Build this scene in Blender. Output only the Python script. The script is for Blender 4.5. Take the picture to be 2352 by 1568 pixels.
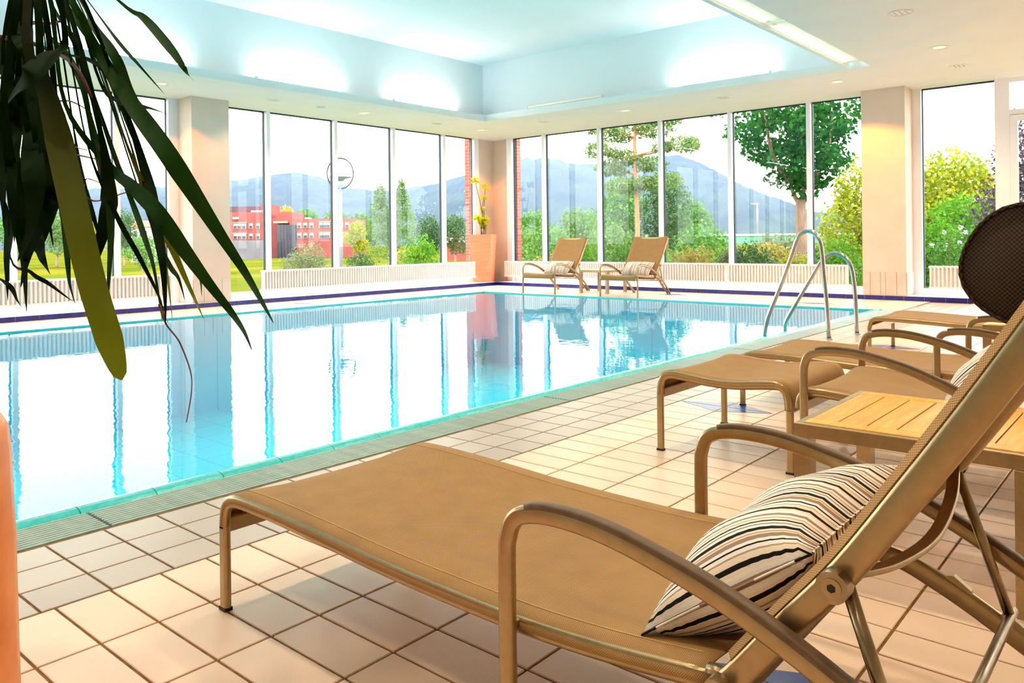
import bpy, bmesh, math, random
import numpy as np
from mathutils import Vector, Matrix, Quaternion

scene = bpy.context.scene
for o in list(bpy.data.objects):
    bpy.data.objects.remove(o)
C = scene.collection
PI = math.pi
rng = random.Random(7)

# ------------------------------------------------------------------ camera
CAM_H = 1.05
HEAD = math.radians(40.609)          # view axis turned from +Y towards -X
cam_d = bpy.data.cameras.new('camera')
cam = bpy.data.objects.new('camera', cam_d)
C.objects.link(cam)
cam.location = (0, 0, CAM_H)
cam_d.sensor_width = 36.0
cam_d.sensor_fit = 'HORIZONTAL'
cam_d.lens = 36.0 * 1812.62 / 2352.0
cam_d.shift_y = -(784.0 - 550.8) / 2352.0
cam_d.clip_end = 3000
cam.matrix_world = (Matrix.Translation((0, 0, CAM_H)) @ Matrix.Rotation(HEAD, 4, 'Z')
                    @ Matrix.Rotation(PI / 2, 4, 'X') @ Matrix.Rotation(-math.radians(0.656), 4, 'Z'))
scene.camera = cam

# ------------------------------------------------------------------ sky, exposure
SKY = 6.2
world = bpy.data.worlds.new('overcast_sky')
scene.world = world
world.use_nodes = True
wb = world.node_tree.nodes['Background']
wb.inputs[0].default_value = (0.96, 0.98, 1.0, 1)
wb.inputs[1].default_value = SKY
scene.view_settings.view_transform = 'Standard'
scene.view_settings.look = 'None'
scene.view_settings.gamma = 1.0
scene.view_settings.use_curve_mapping = False
scene.view_settings.exposure = 0.2
scene.cycles.use_denoising = True
scene.cycles.use_light_tree = False
scene.cycles.max_bounces = 8
scene.cycles.transparent_max_bounces = 24
scene.cycles.sample_clamp_indirect = 8.0
scene.cycles.caustics_reflective = False
scene.cycles.caustics_refractive = False

# lamp strengths
W_DOWN = 78.0        # each downlight, watts
TUBE_EMIT = 84.0     # fluorescent tubes in the cove
WARM = (1.0, 0.77, 0.54)
AMBER = (1.0, 0.26, 0.03)
COOL = (0.93, 1.0, 1.0)

# ------------------------------------------------------------------ materials
MATS = {}
def new_mat(name):
    m = bpy.data.materials.new(name); m.use_nodes = True
    nt = m.node_tree
    MATS[name] = m
    return m, nt, nt.nodes['Principled BSDF'], nt.links
def lin(r, g, b):
    f = lambda c: (c / 255.0) / 12.92 if c / 255.0 <= 0.04045 else ((c / 255.0 + 0.055) / 1.055) ** 2.4
    return (f(r), f(g), f(b), 1)
def setp(p, **k):
    for a, v in k.items():
        p.inputs[{'rough': 'Roughness', 'metal': 'Metallic', 'spec': 'Specular IOR Level', 'col': 'Base Color',
                  'coat': 'Coat Weight', 'sheen': 'Sheen Weight'}[a]].default_value = v
def noise_mat(name, c1, c2, scale=5, rough=0.6, metal=0, bump=0.0, bscale=None, spec=0.5, detail=4, coord='Object', stretch=None):
    m, nt, p, L = new_mat(name)
    setp(p, rough=rough, metal=metal, spec=spec)
    tc = nt.nodes.new('ShaderNodeTexCoord')
    mp = nt.nodes.new('ShaderNodeMapping')
    if stretch: mp.inputs['Scale'].default_value = stretch
    L.new(tc.outputs[coord], mp.inputs[0])
    n = nt.nodes.new('ShaderNodeTexNoise'); n.inputs['Scale'].default_value = scale; n.inputs['Detail'].default_value = detail
    L.new(mp.outputs[0], n.inputs[0])
    r = nt.nodes.new('ShaderNodeValToRGB')
    r.color_ramp.elements[0].position = 0.35; r.color_ramp.elements[1].position = 0.65
    r.color_ramp.elements[0].color = c1; r.color_ramp.elements[1].color = c2
    L.new(n.outputs[0], r.inputs[0]); L.new(r.outputs[0], p.inputs['Base Color'])
    if bump:
        n2 = nt.nodes.new('ShaderNodeTexNoise'); n2.inputs['Scale'].default_value = bscale or scale * 6
        L.new(mp.outputs[0], n2.inputs[0])
        b = nt.nodes.new('ShaderNodeBump'); b.inputs['Strength'].default_value = bump; b.inputs['Distance'].default_value = 0.01
        L.new(n2.outputs[0], b.inputs['Height']); L.new(b.outputs[0], p.inputs['Normal'])
    return m
def leaf_mat(name, c1, c2, trans=0.35, rough=0.55, spec=0.12):
    """foliage: every leaf its own tone, some light passing through"""
    m, nt, p, L = new_mat(name)
    setp(p, rough=rough, spec=spec)
    g = nt.nodes.new('ShaderNodeNewGeometry')
    r = nt.nodes.new('ShaderNodeValToRGB')
    r.color_ramp.elements[0].color = c1; r.color_ramp.elements[1].color = c2
    L.new(g.outputs['Random Per Island'], r.inputs[0]); L.new(r.outputs[0], p.inputs['Base Color'])
    t = nt.nodes.new('ShaderNodeBsdfTranslucent'); L.new(r.outputs[0], t.inputs[0])
    mx = nt.nodes.new('ShaderNodeMixShader'); mx.inputs[0].default_value = trans
    L.new(p.outputs[0], mx.inputs[1]); L.new(t.outputs[0], mx.inputs[2])
    L.new(mx.outputs[0], nt.nodes['Material Output'].inputs[0])
    return m
def lit_tip_mat(name, tip, base):
    """a leaf with the light on its lower end painted into the colour"""
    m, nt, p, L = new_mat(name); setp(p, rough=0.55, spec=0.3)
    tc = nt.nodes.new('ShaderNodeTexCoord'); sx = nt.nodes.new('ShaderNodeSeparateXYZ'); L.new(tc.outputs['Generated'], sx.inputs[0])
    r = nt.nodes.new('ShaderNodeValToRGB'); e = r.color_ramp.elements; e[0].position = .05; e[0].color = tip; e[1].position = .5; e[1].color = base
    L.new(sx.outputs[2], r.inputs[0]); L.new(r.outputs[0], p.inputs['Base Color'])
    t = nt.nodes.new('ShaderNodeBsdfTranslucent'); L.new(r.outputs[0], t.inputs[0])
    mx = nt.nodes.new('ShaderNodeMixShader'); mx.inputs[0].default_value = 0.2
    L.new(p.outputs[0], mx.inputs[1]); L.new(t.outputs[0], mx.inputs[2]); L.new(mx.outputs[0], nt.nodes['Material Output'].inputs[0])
def emit_mat(name, col, strength):
    m, nt, p, L = new_mat(name)
    p.inputs['Base Color'].default_value = (0.9, 0.9, 0.9, 1)
    p.inputs['Emission Color'].default_value = (*col, 1)
    p.inputs['Emission Strength'].default_value = strength
    return m

noise_mat('wall_paint', lin(222, 205, 190), lin(227, 211, 196), 3, 0.7, bump=0.05, bscale=120)
noise_mat('ceiling_paint', lin(240, 236, 232), lin(243, 239, 235), 2, 0.8, bump=0.04, bscale=150)
noise_mat('coffer_paint', lin(236, 243, 245), lin(240, 246, 248), 1, 0.8)
noise_mat('frame_white', lin(246, 244, 252), lin(250, 249, 254), 4, 0.35)
noise_mat('gasket', lin(18, 44, 56), lin(24, 54, 66), 8, 0.5)
noise_mat('radiator_white', lin(244, 246, 246), lin(250, 250, 250), 4, 0.3)
noise_mat('ledge_white', lin(240, 238, 236), lin(247, 245, 243), 3, 0.4)
noise_mat('blue_tile', lin(0, 14, 112), lin(4, 24, 138), 9, 0.2, spec=0.6)
noise_mat('grout', lin(116, 84, 40), lin(150, 112, 56), 30, 0.9)
noise_mat('grout_light', lin(200, 190, 178), lin(215, 205, 192), 30, 0.9)
noise_mat('skirting_tile', lin(214, 203, 190), lin(224, 214, 202), 5, 0.3)
noise_mat('steel', lin(176, 176, 170), lin(196, 196, 190), 3, 0.16, metal=1.0)
noise_mat('champagne_metal', lin(170, 146, 108), lin(178, 153, 114), 40, 0.30, metal=0.9)
noise_mat('dark_pad', lin(92, 70, 46), lin(108, 84, 56), 30, 0.5)
noise_mat('bolt_metal', lin(150, 132, 104), lin(175, 156, 126), 30, 0.28, metal=1.0)
noise_mat('black_rubber', lin(30, 28, 26), lin(42, 38, 34), 30, 0.7)
noise_mat('coping_lit_teal', lin(64, 206, 208), lin(96, 220, 218), 60, 0.12, bump=0.1, bscale=300, spec=0.6)  # teal tint of the wet, lit ceramic is put into the base colour
noise_mat('grating_white', lin(146, 176, 168), lin(166, 192, 184), 20, 0.4)
noise_mat('gutter_dark', lin(16, 46, 44), lin(24, 56, 54), 10, 0.6)
noise_mat('terracotta', lin(240, 138, 98), lin(247, 156, 116), 4, 0.55, stretch=(1, 1, 12), bump=0.05)
noise_mat('orange_pot', lin(226, 128, 58), lin(240, 150, 78), 7, 0.4, bump=0.05)
noise_mat('soil', lin(50, 36, 24), lin(80, 60, 42), 30, 0.95, bump=0.4)
noise_mat('bark_light', lin(140, 108, 92), lin(176, 142, 122), 12, 0.9, bump=0.4, stretch=(1, 1, .3))
noise_mat('bark_pine', lin(180, 110, 62), lin(206, 140, 90), 12, 0.9, bump=0.4)
noise_mat('stem_green', lin(90, 80, 34), lin(120, 116, 44), 12, 0.7)
noise_mat('stem_brown', lin(70, 34, 18), lin(110, 58, 32), 12, 0.7)
noise_mat('gold_reflector', lin(214, 170, 60), lin(236, 196, 92), 10, 0.25, metal=0.9)
noise_mat('white_ring', lin(240, 240, 236), lin(247, 247, 244), 10, 0.3)
noise_mat('speaker_grille', lin(200, 206, 206), lin(214, 218, 218), 60, 0.5)
noise_mat('brick_red', lin(176, 84, 66), lin(198, 104, 84), 6, 0.8)
noise_mat('brick_paint', lin(206, 122, 104), lin(218, 138, 118), 6, 0.8)
noise_mat('building_brick', lin(136, 60, 54), lin(148, 72, 64), 0.6, 0.8, bump=0.1)
noise_mat('building_dark', lin(84, 58, 62), lin(98, 70, 74), 0.6, 0.8)
noise_mat('concrete_band', lin(160, 142, 122), lin(170, 152, 132), 0.5, 0.8)
noise_mat('concrete_grey', lin(102, 98, 104), lin(120, 116, 120), 0.4, 0.9)
noise_mat('far_glass', lin(36, 48, 60), lin(56, 68, 80), 0.8, 0.2)
noise_mat('roof_white', lin(180, 178, 176), lin(190, 186, 182), 0.5, 0.7)
noise_mat('roof_red', lin(186, 92, 70), lin(204, 112, 88), 0.5, 0.8)
noise_mat('house_wall', lin(180, 176, 172), lin(190, 184, 178), 0.5, 0.8)
noise_mat('bridge_green', lin(62, 132, 98), lin(78, 146, 110), 0.5, 0.5)
noise_mat('lamp_white', lin(118, 118, 122), lin(130, 130, 134), 2, 0.4)
noise_mat('lamp_grey', lin(44, 44, 48), lin(54, 54, 58), 2, 0.5)
noise_mat('meadow', lin(66, 84, 20), lin(108, 102, 28), 0.12, 0.95, spec=0.0, detail=8, coord='Object')
noise_mat('near_lawn', lin(48, 86, 30), lin(80, 112, 44), 0.8, 0.95, spec=0.0, detail=8)
noise_mat('forest', lin(26, 44, 36), lin(48, 66, 48), 0.05, 0.95, spec=0.0, detail=8)

def tile_mat(name, c1, c2, c3, px, py, ox, oy, rough):
    """glazed floor tiles: tone changes from tile to tile, cloudy inside each tile"""
    m, nt, p, L = new_mat(name)
    setp(p, rough=rough, spec=0.4)
    g = nt.nodes.new('ShaderNodeNewGeometry')
    sub = nt.nodes.new('ShaderNodeVectorMath'); sub.operation = 'SUBTRACT'; sub.inputs[1].default_value = (ox, oy, 0)
    div = nt.nodes.new('ShaderNodeVectorMath'); div.operation = 'DIVIDE'; div.inputs[1].default_value = (px, py, 1e6)
    fl = nt.nodes.new('ShaderNodeVectorMath'); fl.operation = 'FLOOR'
    wn = nt.nodes.new('ShaderNodeTexWhiteNoise'); wn.noise_dimensions = '2D'
    L.new(g.outputs['Position'], sub.inputs[0]); L.new(sub.outputs[0], div.inputs[0]); L.new(div.outputs[0], fl.inputs[0]); L.new(fl.outputs[0], wn.inputs['Vector'])
    n = nt.nodes.new('ShaderNodeTexNoise'); n.inputs['Scale'].default_value = 3.5; n.inputs['Detail'].default_value = 5
    L.new(g.outputs['Position'], n.inputs[0])
    r1 = nt.nodes.new('ShaderNodeValToRGB')
    e = r1.color_ramp.elements; e[0].color = c1; e[1].color = c3
    k = e.new(0.5); k.color = c2
    ad = nt.nodes.new('ShaderNodeMath'); ad.operation = 'MULTIPLY_ADD'; ad.inputs[1].default_value = 0.45
    L.new(wn.outputs['Value'], ad.inputs[0])
    mu = nt.nodes.new('ShaderNodeMath'); mu.operation = 'MULTIPLY'; mu.inputs[1].default_value = 0.6
    L.new(n.outputs[0], mu.inputs[0]); L.new(mu.outputs[0], ad.inputs[2])
    L.new(ad.outputs[0], r1.inputs[0]); L.new(r1.outputs[0], p.inputs['Base Color'])
    n2 = nt.nodes.new('ShaderNodeTexNoise'); n2.inputs['Scale'].default_value = 90
    L.new(g.outputs['Position'], n2.inputs[0])
    b = nt.nodes.new('ShaderNodeBump'); b.inputs['Strength'].default_value = 0.12; b.inputs['Distance'].default_value = 0.004
    L.new(n2.outputs[0], b.inputs['Height']); L.new(b.outputs[0], p.inputs['Normal'])
    return m
TX, TY, TOX, TOY = 0.3155, 0.154, -2.500, 0.712
GX, GY, GOX, GOY = 0.1805, 0.1955, -3.045, 0.830
tile_mat('cream_tile', lin(236, 200, 170), lin(243, 214, 186), lin(249, 228, 206), TX, TY, TOX, TOY, 0.34)
tile_mat('grey_tile', lin(176, 160, 148), lin(188, 174, 160), lin(200, 186, 172), GX, GY, GOX, GOY, 0.34)
noise_mat('inlay_blue', lin(52, 66, 140), lin(72, 88, 160), 12, 0.3)

def weave_mat(name, c1, c2, pitch, rough=0.75):
    m, nt, p, L = new_mat(name)
    setp(p, rough=rough, spec=0.25)
    tc = nt.nodes.new('ShaderNodeTexCoord')
    ch = nt.nodes.new('ShaderNodeTexChecker'); ch.inputs['Scale'].default_value = 1.0 / pitch
    ch.inputs[1].default_value = c1; ch.inputs[2].default_value = c2
    L.new(tc.outputs['UV'], ch.inputs[0])
    n = nt.nodes.new('ShaderNodeTexNoise'); n.inputs['Scale'].default_value = 12; L.new(tc.outputs['UV'], n.inputs[0])
    mx = nt.nodes.new('ShaderNodeMixRGB'); mx.blend_type = 'MULTIPLY'; mx.inputs[0].default_value = 0.25
    L.new(ch.outputs[0], mx.inputs[1]); L.new(n.outputs[0], mx.inputs[2]); L.new(mx.outputs[0], p.inputs['Base Color'])
    b = nt.nodes.new('ShaderNodeBump'); b.inputs['Strength'].default_value = 0.5; b.inputs['Distance'].default_value = 0.0015
    L.new(ch.outputs[1], b.inputs['Height']); L.new(b.outputs[0], p.inputs['Normal'])
    return m
weave_mat('sling_fabric', lin(198, 157, 101), lin(148, 111, 67), 0.0024)
weave_mat('headrest_fabric', lin(78, 60, 46), lin(30, 24, 20), 0.0030)
noise_mat('seam_thread', lin(196, 160, 100), lin(206, 172, 112), 30, 0.8)

def stripe_mat():
    m, nt, p, L = new_mat('striped_cotton')
    setp(p, rough=0.85, spec=0.2)
    tc = nt.nodes.new('ShaderNodeTexCoord')
    sx = nt.nodes.new('ShaderNodeSeparateXYZ'); L.new(tc.outputs['UV'], sx.inputs[0])
    nz = nt.nodes.new('ShaderNodeTexNoise'); nz.inputs['Scale'].default_value = 5; L.new(tc.outputs['UV'], nz.inputs[0])
    wob = nt.nodes.new('ShaderNodeMath'); wob.operation = 'MULTIPLY_ADD'; wob.inputs[1].default_value = 0.012
    L.new(nz.outputs[0], wob.inputs[0]); L.new(sx.outputs[1], wob.inputs[2])
    ml = nt.nodes.new('ShaderNodeMath'); ml.operation = 'MULTIPLY'; ml.inputs[1].default_value = 1 / 0.165
    L.new(wob.outputs[0], ml.inputs[0])
    fr = nt.nodes.new('ShaderNodeMath'); fr.operation = 'FRACT'; L.new(ml.outputs[0], fr.inputs[0])
    r = nt.nodes.new('ShaderNodeValToRGB'); r.color_ramp.interpolation = 'CONSTANT'
    cream, black, taupe, olive, white = lin(240, 228, 208), lin(20, 17, 18), lin(160, 134, 118), lin(176, 156, 120), lin(248, 244, 238)
    st = [(0, cream), (.04, black), (.10, cream), (.17, olive), (.19, white), (.25, black), (.285, white), (.34, taupe), (.42, cream), (.445, olive),
          (.465, cream), (.51, black), (.58, white), (.63, taupe), (.66, white), (.70, black), (.735, cream), (.79, olive), (.81, white), (.86, taupe), (.92, white)]
    e = r.color_ramp.elements
    e[0].position = 0; e[0].color = st[0][1]; e[1].position = st[1][0]; e[1].color = st[1][1]
    for pos, c in st[2:]:
        k = e.new(pos); k.color = c
    L.new(fr.outputs[0], r.inputs[0]); L.new(r.outputs[0], p.inputs['Base Color'])
    n2 = nt.nodes.new('ShaderNodeTexNoise'); n2.inputs['Scale'].default_value = 220; L.new(tc.outputs['UV'], n2.inputs[0])
    b = nt.nodes.new('ShaderNodeBump'); b.inputs['Strength'].default_value = 0.2; b.inputs['Distance'].default_value = 0.003
    L.new(n2.outputs[0], b.inputs['Height']); L.new(b.outputs[0], p.inputs['Normal'])
stripe_mat()

def wood_mat():
    m, nt, p, L = new_mat('teak_wood')
    setp(p, rough=0.4, spec=0.4)
    tc = nt.nodes.new('ShaderNodeTexCoord'); mp = nt.nodes.new('ShaderNodeMapping'); mp.inputs['Scale'].default_value = (30, 3, 30)
    L.new(tc.outputs['Object'], mp.inputs[0])
    oi = nt.nodes.new('ShaderNodeObjectInfo')
    n = nt.nodes.new('ShaderNodeTexNoise'); n.noise_dimensions = '4D'; n.inputs['Scale'].default_value = 2.2; n.inputs['Detail'].default_value = 6
    L.new(mp.outputs[0], n.inputs['Vector'])
    ml = nt.nodes.new('ShaderNodeMath'); ml.operation = 'MULTIPLY'; ml.inputs[1].default_value = 30; L.new(oi.outputs['Random'], ml.inputs[0]); L.new(ml.outputs[0], n.inputs['W'])
    r = nt.nodes.new('ShaderNodeValToRGB'); e = r.color_ramp.elements
    e[0].position = .3; e[0].color = lin(226, 158, 48); e[1].position = .7; e[1].color = lin(248, 194, 82)
    L.new(n.outputs[0], r.inputs[0]); L.new(r.outputs[0], p.inputs['Base Color'])
wood_mat()

def glass_mat(name, ior, tint, mult=1.0):
    """thin clear pane: what is not mirrored goes straight through"""
    m, nt, p, L = new_mat(name)
    nt.nodes.remove(p)
    t = nt.nodes.new('ShaderNodeBsdfTransparent'); t.inputs[0].default_value = tint
    g = nt.nodes.new('ShaderNodeBsdfGlossy'); g.inputs['Roughness'].default_value = 0.0
    f = nt.nodes.new('ShaderNodeFresnel'); f.inputs[0].default_value = ior
    mx = nt.nodes.new('ShaderNodeMixShader')
    # only the face met first mirrors; leaving the pane nothing is turned back
    gb = nt.nodes.new('ShaderNodeNewGeometry'); iv = nt.nodes.new('ShaderNodeMath'); iv.operation = 'SUBTRACT'; iv.inputs[0].default_value = 1.0; L.new(gb.outputs['Backfacing'], iv.inputs[1])
    ml = nt.nodes.new('ShaderNodeMath'); ml.operation = 'MULTIPLY'; L.new(f.outputs[0], ml.inputs[0]); L.new(iv.outputs[0], ml.inputs[1]); L.new(ml.outputs[0], mx.inputs[0])
    L.new(t.outputs[0], mx.inputs[1]); L.new(g.outputs[0], mx.inputs[2])
    L.new(mx.outputs[0], nt.nodes['Material Output'].inputs[0])
    return m, nt, L, f, g
glass_mat('window_glass', 1.42, (0.975, 0.985, 0.985, 1))

def water_mat():
    m, nt, L, f, g = glass_mat('water', 1.26, (0.36, 0.98, 0.995, 1))
    ge = nt.nodes.new('ShaderNodeNewGeometry')
    mp = nt.nodes.new('ShaderNodeMapping'); mp.inputs['Scale'].default_value = (1, 1, 1)
    L.new(ge.outputs['Position'], mp.inputs[0])
    n1 = nt.nodes.new('ShaderNodeTexNoise'); n1.inputs['Scale'].default_value = 9.0; n1.inputs['Detail'].default_value = 2
    n2 = nt.nodes.new('ShaderNodeTexNoise'); n2.inputs['Scale'].default_value = 1.3; n2.inputs['Detail'].default_value = 1
    L.new(mp.outputs[0], n1.inputs[0]); L.new(mp.outputs[0], n2.inputs[0])
    ad = nt.nodes.new('ShaderNodeMath'); ad.operation = 'MULTIPLY_ADD'; ad.inputs[1].default_value = 4.0
    L.new(n2.outputs[0], ad.inputs[0]); L.new(n1.outputs[0], ad.inputs[2])
    b = nt.nodes.new('ShaderNodeBump'); b.inputs['Strength'].default_value = 1.0; b.inputs['Distance'].default_value = 0.00075
    L.new(ad.outputs[0], b.inputs['Height'])
    L.new(b.outputs[0], f.inputs['Normal']); L.new(b.outputs[0], g.inputs['Normal'])
water_mat()

def basin_mat():
    m, nt, p, L = new_mat('pool_tile')
    setp(p, rough=0.35)
    g = nt.nodes.new('ShaderNodeNewGeometry')
    br = nt.nodes.new('ShaderNodeTexBrick'); br.offset = 0.0
    br.inputs['Color1'].default_value = lin(0, 218, 250); br.inputs['Color2'].default_value = lin(0, 224, 252); br.inputs['Mortar'].default_value = lin(0, 178, 222)
    br.inputs['Scale'].default_value = 1.0; br.inputs['Mortar Size'].default_value = 0.008; br.inputs['Brick Width'].default_value = 0.5; br.inputs['Row Height'].default_value = 0.5
    L.new(g.outputs['Position'], br.inputs[0]); L.new(br.outputs[0], p.inputs['Base Color'])
basin_mat()
leaf_mat('leaf_dark', lin(3, 18, 3), lin(12, 38, 6), 0.10, 0.8, 0.08)
leaf_mat('leaf_mid', lin(10, 46, 6), lin(24, 66, 10), 0.15, 0.7, 0.15)
lit_tip_mat('leaf_lit_tip', lin(112, 122, 8), lin(16, 32, 8))  # light on the lower leaf painted in, dark towards the base
leaf_mat('bamboo_leaf', lin(196, 206, 30), lin(220, 216, 60), 0.4)
leaf_mat('fol_bright', lin(66, 128, 24), lin(114, 162, 42))
leaf_mat('fol_yellow', lin(104, 138, 24), lin(182, 172, 44))
leaf_mat('fol_green', lin(66, 116, 48), lin(112, 154, 70))
leaf_mat('fol_poplar', lin(78, 116, 56), lin(120, 150, 80))
leaf_mat('fol_grey', lin(92, 108, 76), lin(130, 138, 98))
leaf_mat('fol_dark', lin(48, 84, 44), lin(84, 118, 62))
leaf_mat('fol_deep', lin(10, 78, 36), lin(56, 126, 44))
leaf_mat('fol_pine', lin(84, 116, 62), lin(134, 158, 88))
leaf_mat('fol_brown', lin(140, 124, 60), lin(170, 160, 84))
leaf_mat('fol_orange', lin(176, 140, 50), lin(206, 170, 76))
leaf_mat('fol_purple', lin(62, 58, 70), lin(112, 92, 100))
leaf_mat('flower_white', lin(240, 232, 240), lin(250, 246, 250), 0.3)
emit_mat('tube_glow', COOL, TUBE_EMIT)
emit_mat('tube_faint_glow', (1.0, 0.85, 0.35), 0.25)  # faint yellow glow given to the tube that is switched off
emit_mat('bulb_glow', (1.0, 0.62, 0.12), 1.4)
def diffuser_mat():
    m, nt, p, L = new_mat('diffuser')
    setp(p, rough=0.5, col=lin(238, 238, 228))
    t = nt.nodes.new('ShaderNodeBsdfTranslucent'); t.inputs[0].default_value = lin(248, 246, 232)
    mx = nt.nodes.new('ShaderNodeMixShader'); mx.inputs[0].default_value = 0.5
    L.new(p.outputs[0], mx.inputs[1]); L.new(t.outputs[0], mx.inputs[2]); L.new(mx.outputs[0], nt.nodes['Material Output'].inputs[0])
diffuser_mat()
for n_ in ('bulb_glow', 'tube_faint_glow'): MATS[n_].cycles.emission_sampling = 'NONE'

# ------------------------------------------------------------------ builders
class MB:
    def __init__(s): s.v = []; s.f = []; s.uv = None
    def add(s, vs, fs):
        b = len(s.v); s.v.extend([tuple(p) for p in vs]); s.f.extend([tuple(i + b for i in q) for q in fs]); return s
    def box(s, x0, x1, y0, y1, z0, z1):
        return s.add([(x0, y0, z0), (x1, y0, z0), (x1, y1, z0), (x0, y1, z0), (x0, y0, z1), (x1, y0, z1), (x1, y1, z1), (x0, y1, z1)],
                     [(0, 3, 2, 1), (4, 5, 6, 7), (0, 1, 5, 4), (1, 2, 6, 5), (2, 3, 7, 6), (3, 0, 4, 7)])
    def cbox(s, x0, x1, y0, y1, z0, z1, c=0.003):
        """box whose top edges are chamfered"""
        vs = [(x0, y0, z0), (x1, y0, z0), (x1, y1, z0), (x0, y1, z0), (x0, y0, z1 - c), (x1, y0, z1 - c), (x1, y1, z1 - c), (x0, y1, z1 - c),
              (x0 + c, y0 + c, z1), (x1 - c, y0 + c, z1), (x1 - c, y1 - c, z1), (x0 + c, y1 - c, z1)]
        fs = [(0, 3, 2, 1), (0, 1, 5, 4), (1, 2, 6, 5), (2, 3, 7, 6), (3, 0, 4, 7), (4, 5, 9, 8), (5, 6, 10, 9), (6, 7, 11, 10), (7, 4, 8, 11), (8, 9, 10, 11)]
        return s.add(vs, fs)
    def sweep(s, pts, prof, up=(0, 1, 0), caps=True):
        """carry a closed profile [(a,b)] along pts; a runs along 'up', b along tangent x up. A radius list scales it"""
        P = [Vector(p) for p in pts]; n = len(P)
        rings = []
        U0 = Vector(up)
        for i in range(n):
            t = (P[min(i + 1, n - 1)] - P[max(i - 1, 0)]).normalized()
            a = (U0 - t * U0.dot(t))
            if a.length < 1e-4: a = t.orthogonal()
            a.normalize(); b = t.cross(a)
            if 0 < i < n - 1:
                t1 = (P[i] - P[i - 1]).normalized(); c = max(0.5, t1.dot(t))
            else: c = 1
            pr = prof(i / (n - 1)) if callable(prof) else prof
            rings.append([P[i] + a * q[0] + b * (q[1] / c) for q in pr])
        m = len(rings[0])
        vs = [v for r in rings for v in r]
        fs = [(i * m + j, i * m + (j + 1) % m, (i + 1) * m + (j + 1) % m, (i + 1) * m + j) for i in range(n - 1) for j in range(m)]
        if caps: fs += [tuple(range(m - 1, -1, -1)), tuple((n - 1) * m + j for j in range(m))]
        return s.add(vs, fs)
    def tube(s, pts, r, n=10, up=(0, 1, 0)):
        if callable(r): return s.sweep(pts, lambda t: [(r(t) * math.cos(2 * PI * k / n), r(t) * math.sin(2 * PI * k / n)) for k in range(n)], up)
        return s.sweep(pts, [(r * math.cos(2 * PI * k / n), r * math.sin(2 * PI * k / n)) for k in range(n)], up)
    def lathe(s, prof, cx=0, cy=0, n=20, closed=False):
        vs = [(cx + r * math.cos(2 * PI * k / n), cy + r * math.sin(2 * PI * k / n), z) for r, z in prof for k in range(n)]
        m = len(prof)
        fs = [(i * n + k, i * n + (k + 1) % n, (i + 1) * n + (k + 1) % n, (i + 1) * n + k) for i in range(m - 1) for k in range(n)]
        return s.add(vs, fs)
    def build(s, name, mat, parent=None, smooth=False, uv=None):
        me = bpy.data.meshes.new(name)
        me.from_pydata(s.v, [], s.f)
        if smooth:
            me.polygons.foreach_set('use_smooth', [True] * len(me.polygons))
        if uv:
            l = me.uv_layers.new(name='UVMap')
            co = [uv(*me.vertices[lp.vertex_index].co) if callable(uv) else uv[lp.vertex_index] for lp in me.loops]
            l.data.foreach_set('uv', [c for p in co for c in p])
        me.materials.append(MATS[mat])
        me.update()
        o = bpy.data.objects.new(name, me); C.objects.link(o)
        if parent: o.parent = parent
        return o
def rrect(w, h, r=0.004, k=2):
    """rounded rectangle profile"""
    pts = []
    for cx, cy, a0 in ((w / 2 - r, h / 2 - r, 0), (-w / 2 + r, h / 2 - r, 90), (-w / 2 + r, -h / 2 + r, 180), (w / 2 - r, -h / 2 + r, 270)):
        for j in range(k + 1):
            a = math.radians(a0 + 90 * j / k); pts.append((cx + r * math.cos(a), cy + r * math.sin(a)))
    return pts
def spline(pts, n=6):
    """Catmull-Rom through the points"""
    P = [Vector(p) for p in pts]; out = []
    for i in range(len(P) - 1):
        p0 = P[max(i - 1, 0)]; p1 = P[i]; p2 = P[i + 1]; p3 = P[min(i + 2, len(P) - 1)]
        for k in range(n):
            t = k / n
            out.append(0.5 * ((2 * p1) + (p2 - p0) * t + (2 * p0 - 5 * p1 + 4 * p2 - p3) * t * t + (3 * p1 - p0 - 3 * p2 + p3) * t ** 3))
    out.append(P[-1]); return out
def tag(o, label=None, cat=None, group=None, kind=None):
    if label: o['label'] = label
    if cat: o['category'] = cat
    if group: o['group'] = group
    if kind: o['kind'] = kind
    return o
def empty(name, loc=(0, 0, 0), rz=0, parent=None):
    o = bpy.data.objects.new(name, None); C.objects.link(o)
    o.location = loc; o.rotation_euler = (0, 0, rz); o.empty_display_size = 0.1
    if parent: o.parent = parent
    return o
def thing(name, label, cat, loc=(0, 0, 0), rz=0, group=None):
    return tag(empty(name, loc, rz), label, cat, group)
def struct(o, label=None):
    return tag(o, label, None, None, 'structure')
def instance(src, parent=None, loc=None, rot=None):
    c = src.copy(); C.objects.link(c); c.parent = parent
    if loc is not None: c.location = loc
    if rot is not None: c.rotation_euler = rot
    return c
def copy_tree(o, parent=None):
    c = o.copy(); C.objects.link(c); c.parent = parent
    for ch in list(o.children): copy_tree(ch, c)
    return c

# ------------------------------------------------------------------ the room shell
WX, WY, SOF = -12.95, 14.40, 3.475        # window planes and soffit height
RX, NY = 3.2, -5.0                        # right wall and the wall behind the camera
PX0, PX1, PY0, PY1 = -10.90, -3.41, -3.0, 11.82   # pool

m = MB()
m.box(-3.07, RX, NY, 13.75, -0.2, -0.005)
m.box(-12.25, -3.07, PY1 + 0.10, 13.75, -0.2, -0.005)
m.box(-12.25, PX0 - 0.10, NY, PY1 + 0.10, -0.2, -0.005)
m.box(PX0 - 0.10, -3.07, NY, PY0 - 0.10, -0.2, -0.005)
floor = struct(m.build('floor', 'grout'), 'tiled pool deck with cream and grey tiles')

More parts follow.
